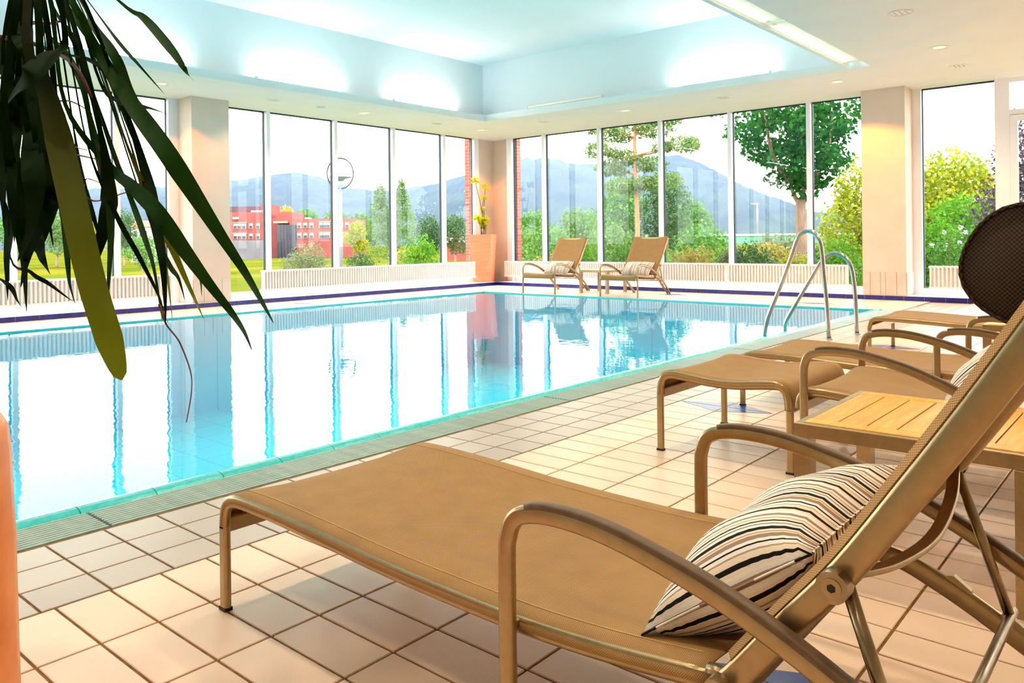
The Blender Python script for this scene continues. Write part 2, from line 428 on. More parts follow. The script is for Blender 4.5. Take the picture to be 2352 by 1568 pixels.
def view_area(x, y, w, d):
    """rough size of a floor tile in the picture, 0 when out of frame"""
    fx, fy = -math.sin(HEAD), math.cos(HEAD)
    F = x * fx + y * fy; R = x * fy - y * fx
    if F < 0.9: return 0
    u = 1176 + 1812 * R / F; v = 550 + 1812 * CAM_H / F
    if u < -60 or u > 2420 or v > 1640: return 0
    return w * d / F ** 3
tiles = []
i0, i1 = 0, 19
for i in range(i0, i1):
    x = TOX + i * TX
    if x > RX - 0.05: break
    j = -37
    while TOY + j * TY < 13.74:
        y = TOY + j * TY
        tiles.append(('c', x, min(x + TX, RX), y, min(y + TY, 13.75))); j += 1
for i in range(3):
    x = GOX + i * GX
    for j in range(-29, 65):
        y = GOY + j * GY
        if y > 13.7: break
        tiles.append(('g', x, x + GX, y, min(y + GY, 13.75)))
tiles.sort(key=lambda t: -view_area((t[1] + t[2]) / 2, (t[3] + t[4]) / 2, t[2] - t[1], t[4] - t[3]))
J = 0.0042
def tile_mesh(w, d, name, mat):
    b = MB().cbox(J, w - J, J, d - J, -0.005, 0.0, 0.0018)
    o = b.build(name, mat, floor); return o
protos = {}
rest = {'c': MB(), 'g': MB()}
for k, (t, x0, x1, y0, y1) in enumerate(tiles):
    if k < 300:
        key = (t, round(x1 - x0, 3), round(y1 - y0, 3))
        if key not in protos:
            protos[key] = o = tile_mesh(x1 - x0, y1 - y0, 'tile', 'cream_tile' if t == 'c' else 'grey_tile'); o.location = (x0, y0, 0)
        else:
            instance(protos[key], floor, (x0, y0, 0))
    else:
        rest[t].cbox(x0 + J, x1 - J, y0 + J, y1 - J, -0.005, 0.0, 0.0018)
# the strips along the windows
for a in range(40):
    for b in range(14):
        x = -12.25 + a * TX; y = PY1 + 0.14 + b * TY
        if x + TX < -3.07 and y < 13.74: rest['c'].cbox(x + J, x + TX - J, y + J, min(y + TY, 13.75) - J, -0.005, 0.0, 0.0018)
for a in range(4):
    for b in range(120):
        x = -12.25 + a * TX; y = NY + b * TY
        if y + TY < PY1 + 0.14: rest['c'].cbox(x + J, min(x + TX, PX0 - 0.1) - J, y + J, y + TY - J, -0.005, 0.0, 0.0018)
tag(rest['c'].build('tile_field', 'cream_tile', floor), kind='stuff')
tag(rest['g'].build('border_tile_field', 'grey_tile', floor), kind='stuff')
# blue diamonds set into the cream tiles, each of four cut tiles
for cx, cy in ((-2.185, 4.562), (-0.607, 1.790), (-2.185, 7.95), (-0.607, 5.49), (-11.55, 7.93), (-7.3, 13.08), (-4.45, 12.5), (-11.55, 4.6)):
    for sx in (-1, 1):
        for sy in (-1, 1):
            g = 0.006; t = 0.0016
            a = (cx + sx * g, cy + sy * g); b = (cx + sx * (TX - 0.02), cy + sy * g); c = (cx + sx * g, cy + sy * (TY - 0.01))
            tri = [a, b, c] if sx * sy > 0 else [a, c, b]
            MB().add([(*p, -0.004) for p in tri] + [(*p, t) for p in tri], [(2, 1, 0), (3, 4, 5), (0, 1, 4, 3), (1, 2, 5, 4), (2, 0, 3, 5)]).build('inlay_tile', 'inlay_blue', floor)

# pool basin, water, coping and overflow grating
m = MB(); D = -1.4
m.box(PX0 - 0.2, PX1 + 0.2, PY0 - 0.2, PY1 + 0.2, D - 0.2, D)
m.box(PX0 - 0.2, PX0, PY0 - 0.2, PY1 + 0.2, D, -0.03); m.box(PX1, PX1 + 0.1, PY0 - 0.2, PY1 + 0.2, D, -0.03)
m.box(PX0, PX1, PY0 - 0.2, PY0, D, -0.03); m.box(PX0, PX1, PY1, PY1 + 0.2, D, -0.03)
basin = struct(m.build('pool_basin', 'pool_tile'), 'turquoise tiled pool basin')
wt = MB().add([(PX0, PY0, -0.014), (PX1, PY0, -0.014), (PX1, PY1, -0.014), (PX0, PY1, -0.014)], [(0, 1, 2, 3)]).build('pool_water', 'water')
tag(wt, 'calm turquoise pool water mirroring the windows', 'water', None, 'stuff')
prof = [(0.0, -0.04)] + [(0.055 - 0.055 * math.cos(PI * k / 8), -0.018 + 0.03 * math.sin(PI * k / 8)) for k in range(9)] + [(0.11, -0.04)]
def coping_piece(name, L, parent):
    b = MB(); n = len(prof)
    b.add([(x, 0.002, z) for x, z in prof] + [(x, L - 0.002, z) for x, z in prof],
          [(k, k + 1, n + k + 1, n + k) for k in range(n - 1)] + [tuple(range(n)), tuple(range(2 * n - 1, n - 1, -1))])
    return b.build(name, 'coping_lit_teal', parent, smooth=False)
cop = struct(empty('pool_coping', (PX1 - 0.005, PY0, 0)), 'rounded edge tiles of the pool with a painted-in wet, lit teal tint')
c0 = coping_piece('coping_tile', 0.303, cop)
for k in range(1, 49): instance(c0, cop, (0, k * 0.303, 0))
b = MB(); b.box(PX0 - 0.10, PX0 + 0.005, PY0, PY1, -0.04, 0.004); b.build('coping_strip', 'coping_lit_teal', cop).location = (-(PX1 - 0.005), -PY0, 0)
b = MB(); b.box(PX0 - 0.10, PX1 + 0.1, PY1 - 0.005, PY1 + 0.10, -0.04, 0.004); b.build('coping_strip', 'coping_lit_teal', cop).location = (-(PX1 - 0.005), -PY0, 0)
gr = struct(empty('gutter_grating', (-3.30, 0, 0)), 'slatted overflow grating beside the pool')
MB().box(0.0, 0.23, NY, 13.75, -0.2, -0.035).build('gutter_bed', 'gutter_dark', gr)
ys = [-4.53, -1.63, 1.26, 4.155, 7.05, 9.95, 12.85]
slat = None
for a, b_ in zip(ys[:-1], ys[1:]):
    sec = empty('grating_section', (0, a, 0), 0, gr)
    for k in range(10):
        if slat is None:
            slat = MB().cbox(0.0, 0.0125, 0.006, 2.885, -0.03, -0.001, 0.003).build('slat', 'grating_white', sec)
        else: slat_i = instance(slat, sec)
        (slat if (k == 0 and a == ys[0]) else slat_i).location = (0.002 + k * 0.0230, 0, 0)

# window ledge with its dark blue tile face
def ledge(name, along, a0, a1, label):
    m = MB()
    if along == 'y': m.box(WX - 0.1, -12.262, a0, a1, -0.2, 0.072)
    else: m.box(a0, a1, 13.762, WY + 0.1, -0.2, 0.072)
    o = struct(m.build(name, 'ledge_white'), label)
    n = int((a1 - a0) / 0.302); p = None
    for k in range(n):
        c = (a1 - (k + 1) * 0.302) if along == 'y' else a0 + k * 0.302
        if p is None:
            p = (MB().box(0, 0.012, 0.003, 0.299, -0.03, 0.0715) if along == 'y' else MB().box(0.003, 0.299, -0.012, 0, -0.03, 0.0715)).build('tile', 'blue_tile', o)
            q = p
        else: q = instance(p, o)
        q.location = (-12.262, c, 0) if along == 'y' else (c, 13.762, 0)
ledge('trim_1', 'y', NY, 13.75, 'white window ledge with dark blue tile face on the left side')
ledge('trim_2', 'x', -12.25, RX, 'white window ledge with dark blue tile face along the back')

# pillars with skirting tiles
def pillar(name, x0, x1, y0, y1, label, cuts, face):
    o = struct(MB().box(x0, x1, y0, y1, 0.0, SOF).build(name, 'wall_paint'), label)
    z1 = 0.45
    for a, b in zip(cuts[:-1], cuts[1:]):
        if face == 'x': MB().box(x1, x1 + 0.012, a + .004, b - .004, 0.08, z1).build('skirting_tile', 'skirting_tile', o)
        else: MB().box(a + .004, b - .004, y0 - 0.012, y0, 0.08, z1).build('skirting_tile', 'skirting_tile', o)
    if face == 'x': MB().box(x0 + .05, x1, y0 - .012, y0, 0.08, z1).build('skirting_tile', 'skirting_tile', o)
    else: MB().box(x1, x1 + 0.012, y0, y1 - .05, 0.08, z1).build('skirting_tile', 'skirting_tile', o)
pillar('pillar_1', WX - .2, -12.40, 6.42, 7.085, 'cream pillar between the left windows', [6.42, 6.60, 6.75, 6.92, 7.085], 'x')
pillar('pillar_2', -4.15, -3.475, 13.86, WY + .2, 'warm lit pillar between the back windows', [-4.15, -4.03, -3.87, -3.79, -3.62, -3.475], 'y')

struct(MB().box(WX - .12, WX + .0, 13.82, WY, 0, SOF).box(WX - .2, WX, NY, -4.6, 0, SOF).build('wall_left', 'wall_paint'), 'cream wall strip at the room corner')
struct(MB().box(WX - .12, -12.42, WY, WY + .12, 0, SOF).build('wall_back', 'wall_paint'), 'cream wall strip of the back side')
struct(MB().box(RX, RX + .2, NY - .2, WY + .2, -.2, SOF + .1).build('wall_right', 'wall_paint'), 'cream wall to the right')
struct(MB().box(WX - .2, RX, NY - .2, NY, -.2, SOF + .1).build('wall_near', 'wall_paint'), 'cream wall behind the viewer')

# outside brick corner
def brick_tex():
    m, nt, p, L = new_mat('brick_courses'); setp(p, rough=0.85)
    g = nt.nodes.new('ShaderNodeNewGeometry'); sx = nt.nodes.new('ShaderNodeSeparateXYZ'); ad = nt.nodes.new('ShaderNodeMath'); ad.operation = 'ADD'; mp = nt.nodes.new('ShaderNodeCombineXYZ')
    br = nt.nodes.new('ShaderNodeTexBrick'); br.inputs['Scale'].default_value = 1; br.inputs['Brick Width'].default_value = .24; br.inputs['Row Height'].default_value = .075; br.inputs['Mortar Size'].default_value = .006
    br.inputs['Color1'].default_value = lin(206, 110, 92); br.inputs['Color2'].default_value = lin(190, 92, 76); br.inputs['Mortar'].default_value = lin(214, 160, 146)
    L.new(g.outputs['Position'], sx.inputs[0]); L.new(sx.outputs[0], ad.inputs[0]); L.new(sx.outputs[1], ad.inputs[1]); L.new(ad.outputs[0], mp.inputs[0]); L.new(sx.outputs[2], mp.inputs[1])
    L.new(mp.outputs[0], br.inputs[0]); L.new(br.outputs[0], p.inputs['Base Color'])
brick_tex()
struct(MB().box(-13.17, WX - .125, 13.655, 14.68, -1, 4.2).box(WX - .125, WX - .055, 13.655, 13.815, -1, SOF).box(WX - .125, -12.27, WY + .125, 14.66, -1, 4.2).build('wall_corner_brick', 'brick_courses'), 'outside brick corner')

# ------------------------------------------------------------------ windows
ZB = 0.072
def window(name, axis, e0, e1, mull, label, ends=(0.07, 0.07), mw=0.075):
    """axis 'y': lies in the plane x=WX; axis 'x': in the plane y=WY"""
    o = struct(empty(name), label)
    def bx(n, mat, a0, a1, d0, d1, z0, z1):
        m = MB()
        if axis == 'y': m.box(WX + d0, WX + d1, a0, a1, z0, z1)
        else: m.box(a0, a1, WY - d1, WY - d0, z0, z1)
        return m.build(n, mat, o)
    bars = [(e0, e0 + ends[0])] + [(c - mw / 2, c + mw / 2) for c in mull] + [(e1 - ends[1], e1)]
    for a, b in bars:
        bx('mullion', 'frame_white', a, b, -0.05 if a == e0 or b == e1 else 0.0, 0.085, ZB, SOF)
        if a == e0: bx('gasket', 'gasket', b - .01, b + .014, -0.05, 0.0, ZB, SOF)
        elif b == e1: bx('gasket', 'gasket', a - .014, a + .01, -0.025, 0.0, ZB, SOF)
        else: bx('gasket', 'gasket', a - .014, b + .014, -0.05, 0.0, ZB, SOF)
    for (a, b), (c, d) in zip(bars[:-1], bars[1:]):
        bx('sill', 'frame_white', b, c, 0.0, 0.06, ZB, ZB + .10)
        bx('head_seal', 'gasket', b, c, -0.05, 0.0, SOF - .022, SOF)
        bx('pane', 'window_glass', b + .012, c - .012, -0.035, -0.023, ZB + .02, SOF - .02)
    return o
window('window_1', 'y', -4.6, 6.42, [-3.65, -2.13, -0.6, 0.92, 2.45, 3.97, 5.43], 'floor to ceiling window left of the pillar', (0.07, 0.16))
window('window_2', 'y', 7.085, 13.82, [8.14, 9.66, 11.17, 12.675], 'floor to ceiling window towards the red brick building', (0.07, 0.15))
window('window_3', 'x', -12.42, -4.15, [-11.31, -9.77, -8.25, -6.72, -5.20], 'floor to ceiling window behind the far loungers', (0.15, 0.06))
window('window_4', 'x', -3.475, -2.19, [], 'window right of the warm lit pillar', (0.13, 0.10))
window('added_window', 'x', -1.10, RX, [0.4, 1.9], 'unseen window added for daylight beside the glazed door')  # out of view, added to let more daylight in
d = struct(empty('door_1'), 'white framed glazed door with a transom pane')
MB().box(-2.19, -2.09, WY - .085, WY + .05, ZB, SOF).build('door_jamb', 'frame_white', d)
MB().box(-1.20, -1.10, WY - .085, WY + .05, ZB, SOF).build('door_jamb', 'frame_white', d)
MB().box(-2.09, -1.20, WY - .085, WY + .05, 2.90, 2.98).build('transom_bar', 'frame_white', d)
MB().box(-2.09, -1.20, WY - .085, WY + .05, 3.42, SOF).build('head', 'frame_white', d)
lf = MB(); lf.box(-2.085, -1.985, WY - .10, WY - .02, ZB, 2.89); lf.box(-1.305, -1.205, WY - .10, WY - .02, ZB, 2.89); lf.box(-1.985, -1.305, WY - .10, WY - .02, ZB, .25); lf.box(-1.985, -1.305, WY - .10, WY - .02, 2.80, 2.89)
lo = lf.build('leaf', 'frame_white', d)
MB().box(-1.985, -1.305, WY - .05, WY - .04, .25, 2.80).build('pane', 'window_glass', lo)
MB().box(-2.05, -2.03, WY - .15, WY - .10, 1.02, 1.16).build('handle', 'steel', lo)
MB().box(-2.09, -1.20, WY - .03, WY - .02, 2.98, 3.42).build('pane', 'window_glass', d)
# the wall above the window heads
struct(MB().box(WX - .10, WX - .0, NY, WY + .1, SOF, SOF + 1.4).build('trim_3', 'wall_paint'), 'lintel above the left windows')
struct(MB().box(WX, RX, WY, WY + .10, SOF, SOF + 1.4).build('trim_4', 'wall_paint'), 'lintel above the back windows')

# ------------------------------------------------------------------ ceiling: soffit, coffer and light coves
HX0, HX1, HY0, HY1 = -10.90, -3.42, -2.9, 11.90
m = MB(); T = SOF + .10
m.box(WX, HX0, NY, WY, SOF, T); m.box(HX0, HX1, HY1, WY, SOF, T); m.box(HX0, HX1, NY, HY0, SOF, T); m.box(HX1, RX, NY, WY, SOF, T)
struct(m.build('ceiling', 'ceiling_paint'), 'plain soffit around the coffer')
m = MB(); K = 0.05; LZ = SOF + .125
m.box(HX0 - K, HX0, HY0, HY1 + K, T, LZ); m.box(HX0, HX1, HY1, HY1 + K, T, LZ); m.box(HX0, HX1, HY0 - K, HY0, T, LZ)
struct(m.build('trim_5', 'coffer_paint'), 'lip of the light cove')
CX0, CX1, CY0, CY1, CZ = -11.15, -3.18, -3.15, 12.13, 4.69
m = MB()
m.box(CX0 - .1, CX0, CY0 - .1, CY1 + .1, T, CZ); m.box(CX1, CX1 + .1, CY0 - .1, CY1 + .1, T, CZ)
m.box(CX0, CX1, CY1, CY1 + .1, T, CZ); m.box(CX0, CX1, CY0 - .1, CY0, T, CZ); m.box(CX0 - .1, CX1 + .1, CY0 - .1, CY1 + .1, CZ, CZ + .1)
struct(m.build('ceiling_coffer', 'coffer_paint'), 'raised bluish white ceiling coffer above the pool')
struct(MB().box(-3.76, -3.70, HY0, HY1 - .14, SOF, SOF + .17).build('trim_6', 'coffer_paint'), 'inner lip of the light slot on the lounger side')

def tube_light(label, p0, p1, lit=True):
    a, b = Vector(p0), Vector(p1)
    o = thing('fluorescent_tube', label, 'lamp', p0, 0, 'cove tubes')
    d_ = b - a; n = d_.normalized()
    MB().tube([Vector((0, 0, 0)) + n * .03, d_ - n * .03], 0.016, 12, up=(0, 0, 1)).build('tube', 'tube_glow' if lit else 'tube_faint_glow', o, True)
    for s in (Vector((0, 0, 0)), d_):
        MB().box(s.x - .02, s.x + .02, s.y - .02, s.y + .02, -.06, .025).build('lamp_holder', 'white_ring', o)
    return o
tz = SOF + .155
for y0, y1, lb in ((3.80, 5.65, 'lit tube in the left cove, partly behind the foreground leaves'), (6.78, 8.42, 'lit tube in the middle of the left cove'),
                   (9.58, 11.22, 'lit tube in the left cove, nearest the far corner'), (-2.6, -0.8, 'lit tube in the left cove outside the picture'), (0.5, 2.4, 'lit tube at the start of the left cove')):
    tube_light(lb, (-11.02, y0, tz), (-11.02, y1, tz))
tube_light('unlit tube given a faint yellow glow in the back cove', (-9.86, 11.99, tz + .018), (-8.10, 11.99, tz + .018), False)
tube_light('lit tube in the back cove above the ladder', (-6.66, 12.02, tz), (-4.95, 12.02, tz))
for k, (y0, y1) in enumerate(((8.95, 11.55), (6.2, 8.75), (3.4, 6.0), (0.6, 3.2), (-2.2, 0.4))):
    lb = ['lit tube at the far end of the slot beside the pool', 'lit tube in the slot beside the pool, at the top edge of the picture'][k] if k < 2 else 'lit tube in the slot above the loungers, %s bay' % ('third', 'fourth', 'fifth')[k - 2]
    tube_light(lb, (-3.62, y0, SOF + .09), (-3.62, y1, SOF + .09))
    s = struct(MB().box(-3.70, HX1 - .005, y0 - .1, y1 + .08, SOF + .035, SOF + .041).build('trim_%d' % (7 + k), 'diffuser'), 'diffuser panel of the light slot')

def downlight(x, y, label, bright, power=1.0, colour=None):
    o = thing('downlight', label, 'lamp', (x, y, SOF), 0, 'ceiling downlights')
    MB().lathe([(.128, .002), (.13, -.006), (.122, -.011), (.114, -.004), (.112, .012)], n=28).build('ring', 'white_ring', o, True)
    MB().lathe([(.113, .010), (.10, .05), (.05, .085), (.0005, .09)], n=24).build('reflector', 'gold_reflector', o, True)
    if bright:
        MB().lathe([(.0005, -.004), (.07, .0), (.108, .010)], n=24).build('bulb', 'bulb_glow', o, True)
    else:
        for k in (-.055, 0, .055):
            MB().box(k - .003, k + .003, -.095, .095, -.003, .03).build('louvre', 'gold_reflector', o)
        MB().lathe([(.0005, .012), (.06, .016), (.09, .03)], n=16).build('bulb', 'bulb_glow', o, True)
    l = bpy.data.lights.new('downlight_lamp', 'SPOT'); l.energy = W_DOWN * power; l.color = colour or WARM; l.spot_size = math.radians(132); l.spot_blend = 0.2 if colour else 0.5; l.shadow_soft_size = 0.06
    lo = bpy.data.objects.new('downlight_lamp', l); C.objects.link(lo); lo.parent = o; lo.location = (0, 0, -.02)
    return o
DL = [(-11.8, 5.64, 'glowing downlight above the left deck, left of the pillar', True), (-11.8, 7.57, 'downlight right of the left pillar', False),
      (-11.8, 9.51, 'glowing downlight in the middle of the left soffit', True), (-11.8, 11.43, 'downlight on the left soffit, second from the corner', False),
      (-11.8, 12.78, 'glowing downlight at the far corner of the soffit', True), (-10.07, 12.78, 'downlight on the back soffit, next to the corner', False),
      (-8.08, 12.78, 'glowing downlight above the far striped pillows', True), (-6.11, 12.78, 'downlight above the back window, left of the tree', False),
      (-4.17, 12.76, 'glowing downlight in front of the warm lit pillar', True), (-2.48, 12.80, 'dim downlight nearest the glazed door', False),
      (-2.43, 11.37, 'bright downlight on the right soffit, between two dim ones', True), (-2.36, 9.30, 'downlight on the right soffit near the top edge', False)]
for x, y, lb, br in DL:
    am = br and (x, y) in ((-11.8, 5.64), (-4.17, 12.76), (-11.8, 12.78))
    downlight(x, y, lb, br, (4.6 if x > -5 else 2.6) if am else .75, AMBER if am else None)
for k, (x, y) in enumerate(((-2.36, 7.2), (-2.36, 5.2), (-2.36, 3.2), (-2.36, 1.2), (-2.36, -0.8), (-0.4, 9.3), (-0.4, 7.2), (-0.4, 5.2), (-0.4, 3.2), (-0.4, 1.2), (-0.4, -0.8), (-11.8, 3.7), (-11.8, 1.8))):  # downlights out of view, added to brighten the deck floor
    downlight(x, y, 'unseen downlight added to brighten the deck, %s of its rows' % ('first second third fourth fifth sixth seventh eighth ninth tenth eleventh twelfth thirteenth'.split()[k]), True)
o = thing('ceiling_speaker', 'round pale ceiling speaker between two downlights', 'speaker', (-11.77, 8.52, SOF))
MB().lathe([(.1, .002), (.1, -.008), (.086, -.01)], n=28).build('ring', 'white_ring', o, True)
MB().lathe([(.086, -.008), (.04, -.012), (.0005, -.013)], n=28).build('grille', 'speaker_grille', o, True)

# ------------------------------------------------------------------ radiators
def radiator(axis, a0, a1, label):
    L_ = a1 - a0
    o = thing('radiator', label, 'radiator', (-12.56, a0, ZB) if axis == 'y' else (a1, 14.03, ZB), 0 if axis == 'y' else PI / 2, 'column radiators under the windows')
    n = int(L_ / 0.058); p = L_ / n
    f = MB()
    for k in range(n):
        y = (k + .5) * p
        pr = [(dx * .05, y + w * .0150) for dx, w in ((-1, -.4), (-.8, -1), (.8, -1), (1, -.4), (1, .4), (.8, 1), (-.8, 1), (-1, .4))]
        b = len(pr)
        f.add([(x, yy, .118) for x, yy in pr] + [(x, yy, .485) for x, yy in pr], [(q, (q + 1) % b, b + (q + 1) % b, b + q) for q in range(b)] + [tuple(range(b - 1, -1, -1)), tuple(range(b, 2 * b))])
    tag(f.build('fins', 'radiator_white', o), kind='stuff')
    MB().box(-.006, .006, .01, L_ - .01, .13, .47).build('shade_plate', 'radiator_white', o)  # plate added between the fins so the gaps look shaded
    MB().box(-.042, .042, 0, L_, .455, .478).build('header', 'radiator_white', o)
    MB().box(-.042, .042, 0, L_, .125, .150).build('header', 'radiator_white', o)
    k = max(2, int(L_ / 1.25) + 1)
    for q in range(k):
        y = .25 + (L_ - .5) * q / (k - 1)
        MB().box(-.015, .015, y - .014, y + .014, 0, .13).build('foot', 'radiator_white', o)
    MB().tube([(0, .04, .14), (0, -.03, .14), (0, -.05, .10), (0, -.05, 0)], .012, 8, up=(1, 0, 0)).build('supply_pipe', 'radiator_white', o, True)
    return o
radiator('y', 0.6, 6.14, 'long white radiator left of the pillar, behind the leaves')
radiator('y', 7.78, 13.30, 'long white radiator between the left pillar and the terracotta planter')
radiator('x', -12.25, -6.655, 'long white radiator behind the two far loungers')
radiator('x', -6.64, -4.43, 'short white radiator behind the pool ladder')
radiator('x', -3.18, -1.30, 'white radiator right of the warm lit pillar')

# ------------------------------------------------------------------ loungers and chairs (local +X runs from the feet to the head)
def sling(name, path, hw, parent, mat='sling_fabric', sag=0.012, wrap=0.034, n=5):
    pts = spline([(s, 0, z) for s, z in path], n)
    top = [(-hw + .006, -wrap), (-hw - .004, -wrap * .55), (-hw - .002, -.010), (-hw + .010, .002), (-hw + .05, .001), (-hw * .5, -sag * .8), (0, -sag),
           (hw * .5, -sag * .8), (hw - .05, .001), (hw - .010, .002), (hw + .002, -.010), (hw + .004, -wrap * .55), (hw - .006, -wrap)]
    bot = [(a * (1 - .004 / hw), b - .004) for a, b in reversed(top)]
    pr = top + bot; m_ = len(pr)
    b = MB().sweep(pts, pr, (0, 1, 0))
    ln = [0.0]
    for i in range(1, len(pts)): ln.append(ln[-1] + (pts[i] - pts[i - 1]).length)
    arc = [0.0]
    for q in range(1, m_): arc.append(arc[-1] + math.hypot(pr[q][0] - pr[q - 1][0], pr[q][1] - pr[q - 1][1]))
    uv = [(ln[i], arc[q]) for i in range(len(pts)) for q in range(m_)]
    o = b.build(name, mat, parent, True, uv)
    sp = [p + Vector((0, 0, .0012)) for p in pts[2:-1]]
    for sgn in (-1, 1):
        MB().sweep([(p.x, sgn * (hw - .052), p.z) for p in sp], [(-.0012, -.001), (.0012, -.001), (.0012, .0012), (-.0012, .0012)]).build('seam', 'seam_thread', o)
    return o
ARM = [(0, .0), (0, .25), (0, .46), (.004, .50), (.018, .535), (.05, .555), (.12, .565), (.22, .560), (.33, .538), (.45, .503), (.60, .438), (.75, .352), (.90, .245), (1.04, .120), (1.15, .006)]
BACK = [(.425, .338), (.455, .372), (.53, .468), (.615, .573), (.705, .706), (.785, .828), (.86, .948), (.925, 1.055)]
TUBE = rrect(.022, .034, .007)
def lounger(name, label, chaise, loc, rz, group, headrest=False):
    dp = 0.0 if chaise else 0.22          # the armchairs have the deeper seat
    BK = [(a + dp, z) for a, z in BACK]
    o = thing(name, label, 'lounger' if chaise else 'chair', loc, rz, group)
    HW, AW = .362, .397
    if chaise:
        rail = [(-1.105, .235), (-1.104, .265), (-1.092, .300), (-1.062, .319), (-1.0, .325), (-.85, .324), (-.65, .316), (-.45, .306), (-.25, .301), (0, .301), (.2, .313), (.425, .338)]
        sp = [(-1.121, .245), (-1.118, .275), (-1.104, .312), (-1.066, .336), (-1.0, .343), (-.85, .342), (-.65, .334), (-.45, .324), (-.25, .319), (0, .319), (.2, .330), (.40, .352)]
    else:
        rail = [(-.035, .30), (-.028, .345), (-.005, .372), (.05, .380), (.15, .374), (.38, .352), (.645, .338)]
        sp = [(-.050, .305), (-.043, .352), (-.015, .388), (.05, .397), (.15, .391), (.38, .369), (.62, .353)]
    for s in (-1, 1):
        y = s * HW
        MB().sweep(spline([(a, y, z) for a, z in rail], 3), TUBE).build('side_rail', 'champagne_metal', o, True)
        if chaise:
            MB().sweep([(-1.105, y, 0.008), (-1.105, y, .12), (-1.105, y, .24)], TUBE).build('leg', 'champagne_metal', o)
            MB().box(-1.122, -1.088, y - .012, y + .012, 0, .01).build('leg_cap', 'black_rubber', o)
        # recline rail with its notches, running down to the rear foot
        nr = [(.40 + dp, .340), (.50 + dp * .9, .328), (.57 + dp * .85, .302), (.66 + dp * .75, .258), (.80 + dp * .5, .178), (.95 + dp * .3, .100), (1.13, .012)]
        pts = spline([(a, y, z) for a, z in nr], 4)
        r = MB().sweep(pts, rrect(.020, .042, .006)).build('recline_rail', 'champagne_metal', o, True)
        for a, z in ((.60 + dp * .8, .308), (.70 + dp * .65, .255), (.80 + dp * .5, .200)):
            MB().add([(a - .012, y - .008, z - .02), (a + .05, y - .008, z - .05), (a + .045, y - .008, z - .012), (a + .012, y - .008, z + .012), (a, y - .008, z + .010),
                      (a - .012, y + .008, z - .02), (a + .05, y + .008, z - .05), (a + .045, y + .008, z - .012), (a + .012, y + .008, z + .012), (a, y + .008, z + .010)],
                     [(0, 1, 2, 3, 4), (9, 8, 7, 6, 5), (0, 5, 6, 1), (1, 6, 7, 2), (2, 7, 8, 3), (3, 8, 9, 4), (4, 9, 5, 0)]).build('notch', 'champagne_metal', r)
        # arm: front post, long arc and rear foot in one bent bar, dark pad on top
        ya = s * AW
        ap = spline([(a, ya, z * (.962 if chaise else 1.0)) for a, z in ARM], 4)
        MB().sweep(ap, TUBE).build('arm', 'champagne_metal', o, True)
        pp = [p for p in ap if .045 < p.x < .83 and p.z > .28]
        MB().sweep([p + Vector((.003, 0, .0165)) for p in pp], rrect(.024, .013, .004)).build('arm_pad', 'dark_pad', o, True)
        MB().sweep([(0.0, y + s * .01, .306), (0.0, ya, .306)], rrect(.02, .02, .004), up=(0, 0, 1)).build('bracket', 'champagne_metal', o)
        # backrest tube
        bp = spline([(a + .006, y, z - .004) for a, z in BK], 4)
        MB().sweep(bp, rrect(.027, .044, .009)).build('back_tube', 'champagne_metal', o, True)
        # pivot bolts
        for (a, z, rr) in ((.43 + dp, .338, .020), (.612 + dp, .552, .023)):
            bb = MB(); bb.tube([(a, y + s * .010, z), (a, y + s * .038, z)], rr, 16, up=(0, 0, 1)); bo = bb.build('pivot_bolt', 'bolt_metal', o)
            MB().tube([(a, y + s * .038, z), (a, y + s * .0395, z)], rr * .62, 16, up=(0, 0, 1)).build('bolt_head', 'champagne_metal', bo)
            MB().tube([(a, y + s * .0395, z), (a, y + s * .0402, z)], rr * .28, 6, up=(0, 0, 1)).build('hex_socket', 'black_rubber', bo)
    cb = rrect(.020, .045, .006)
    if chaise: MB().sweep([(-1.100, -HW, .245), (-1.100, HW, .245)], cb, up=(1, 0, 0)).build('crossbar', 'champagne_metal', o)
    else: MB().sweep([(-.015, -HW, .315), (-.015, HW, .315)], cb, up=(1, 0, 0)).build('crossbar', 'champagne_metal', o)
    MB().sweep([(.435 + dp, -HW, .322), (.435 + dp, HW, .322)], rrect(.03, .05, .006), up=(1, 0, 0)).build('crossbar', 'dark_pad', o)
    MB().sweep([(.922 + dp, -HW, 1.05), (.922 + dp, HW, 1.05)], rrect(.026, .026, .006), up=(1, 0, 0)).build('top_rail', 'champagne_metal', o)
    bow = spline([(a + dp, y, z) for a, y, z in ((.615, -HW + .01, .556), (.640, -.20, .530), (.652, 0, .516), (.640, .20, .530), (.615, HW - .01, .556))], 6)
    MB().sweep(bow, rrect(.010, .024, .004), up=(0, 0, 1)).build('bowed_crossbar', 'champagne_metal', o, True)
    bail = [(a + dp, y, z) for a, y, z in [(.618, -HW + .004, .552), (.712, -HW + .004, .268), (.716, -HW + .03, .258), (.716, 0, .258), (.716, HW - .03, .258), (.712, HW - .004, .268), (.618, HW - .004, .552)]]
    for a, b_ in ((0, 1), (5, 6)): MB().tube([bail[a], bail[b_]], .0105, 12).build('support_rod', 'bolt_metal', o, True)
    MB().tube([(.714 + dp, -HW - .03, .262), (.714 + dp, HW + .03, .262)], .0105, 12, up=(0, 0, 1)).build('support_rod', 'bolt_metal', o, True)
    sling('seat_sling', sp, HW + .010, o)
    # the sling sits on the front face of the back tubes
    bs = []
    for k, (a, z) in enumerate(BK):
        a2, z2 = BK[min(k + 1, len(BK) - 1)]; a1, z1 = BK[max(k - 1, 0)]
        l = math.hypot(a2 - a1, z2 - z1); bs.append((a - (z2 - z1) / l * .024, z + (a2 - a1) / l * .024))
    bs = bs[1:] + [(bs[-1][0] + .012, bs[-1][1] + .014), (bs[-1][0] + .034, bs[-1][1] + .016), (bs[-1][0] + .046, bs[-1][1] - .004)]
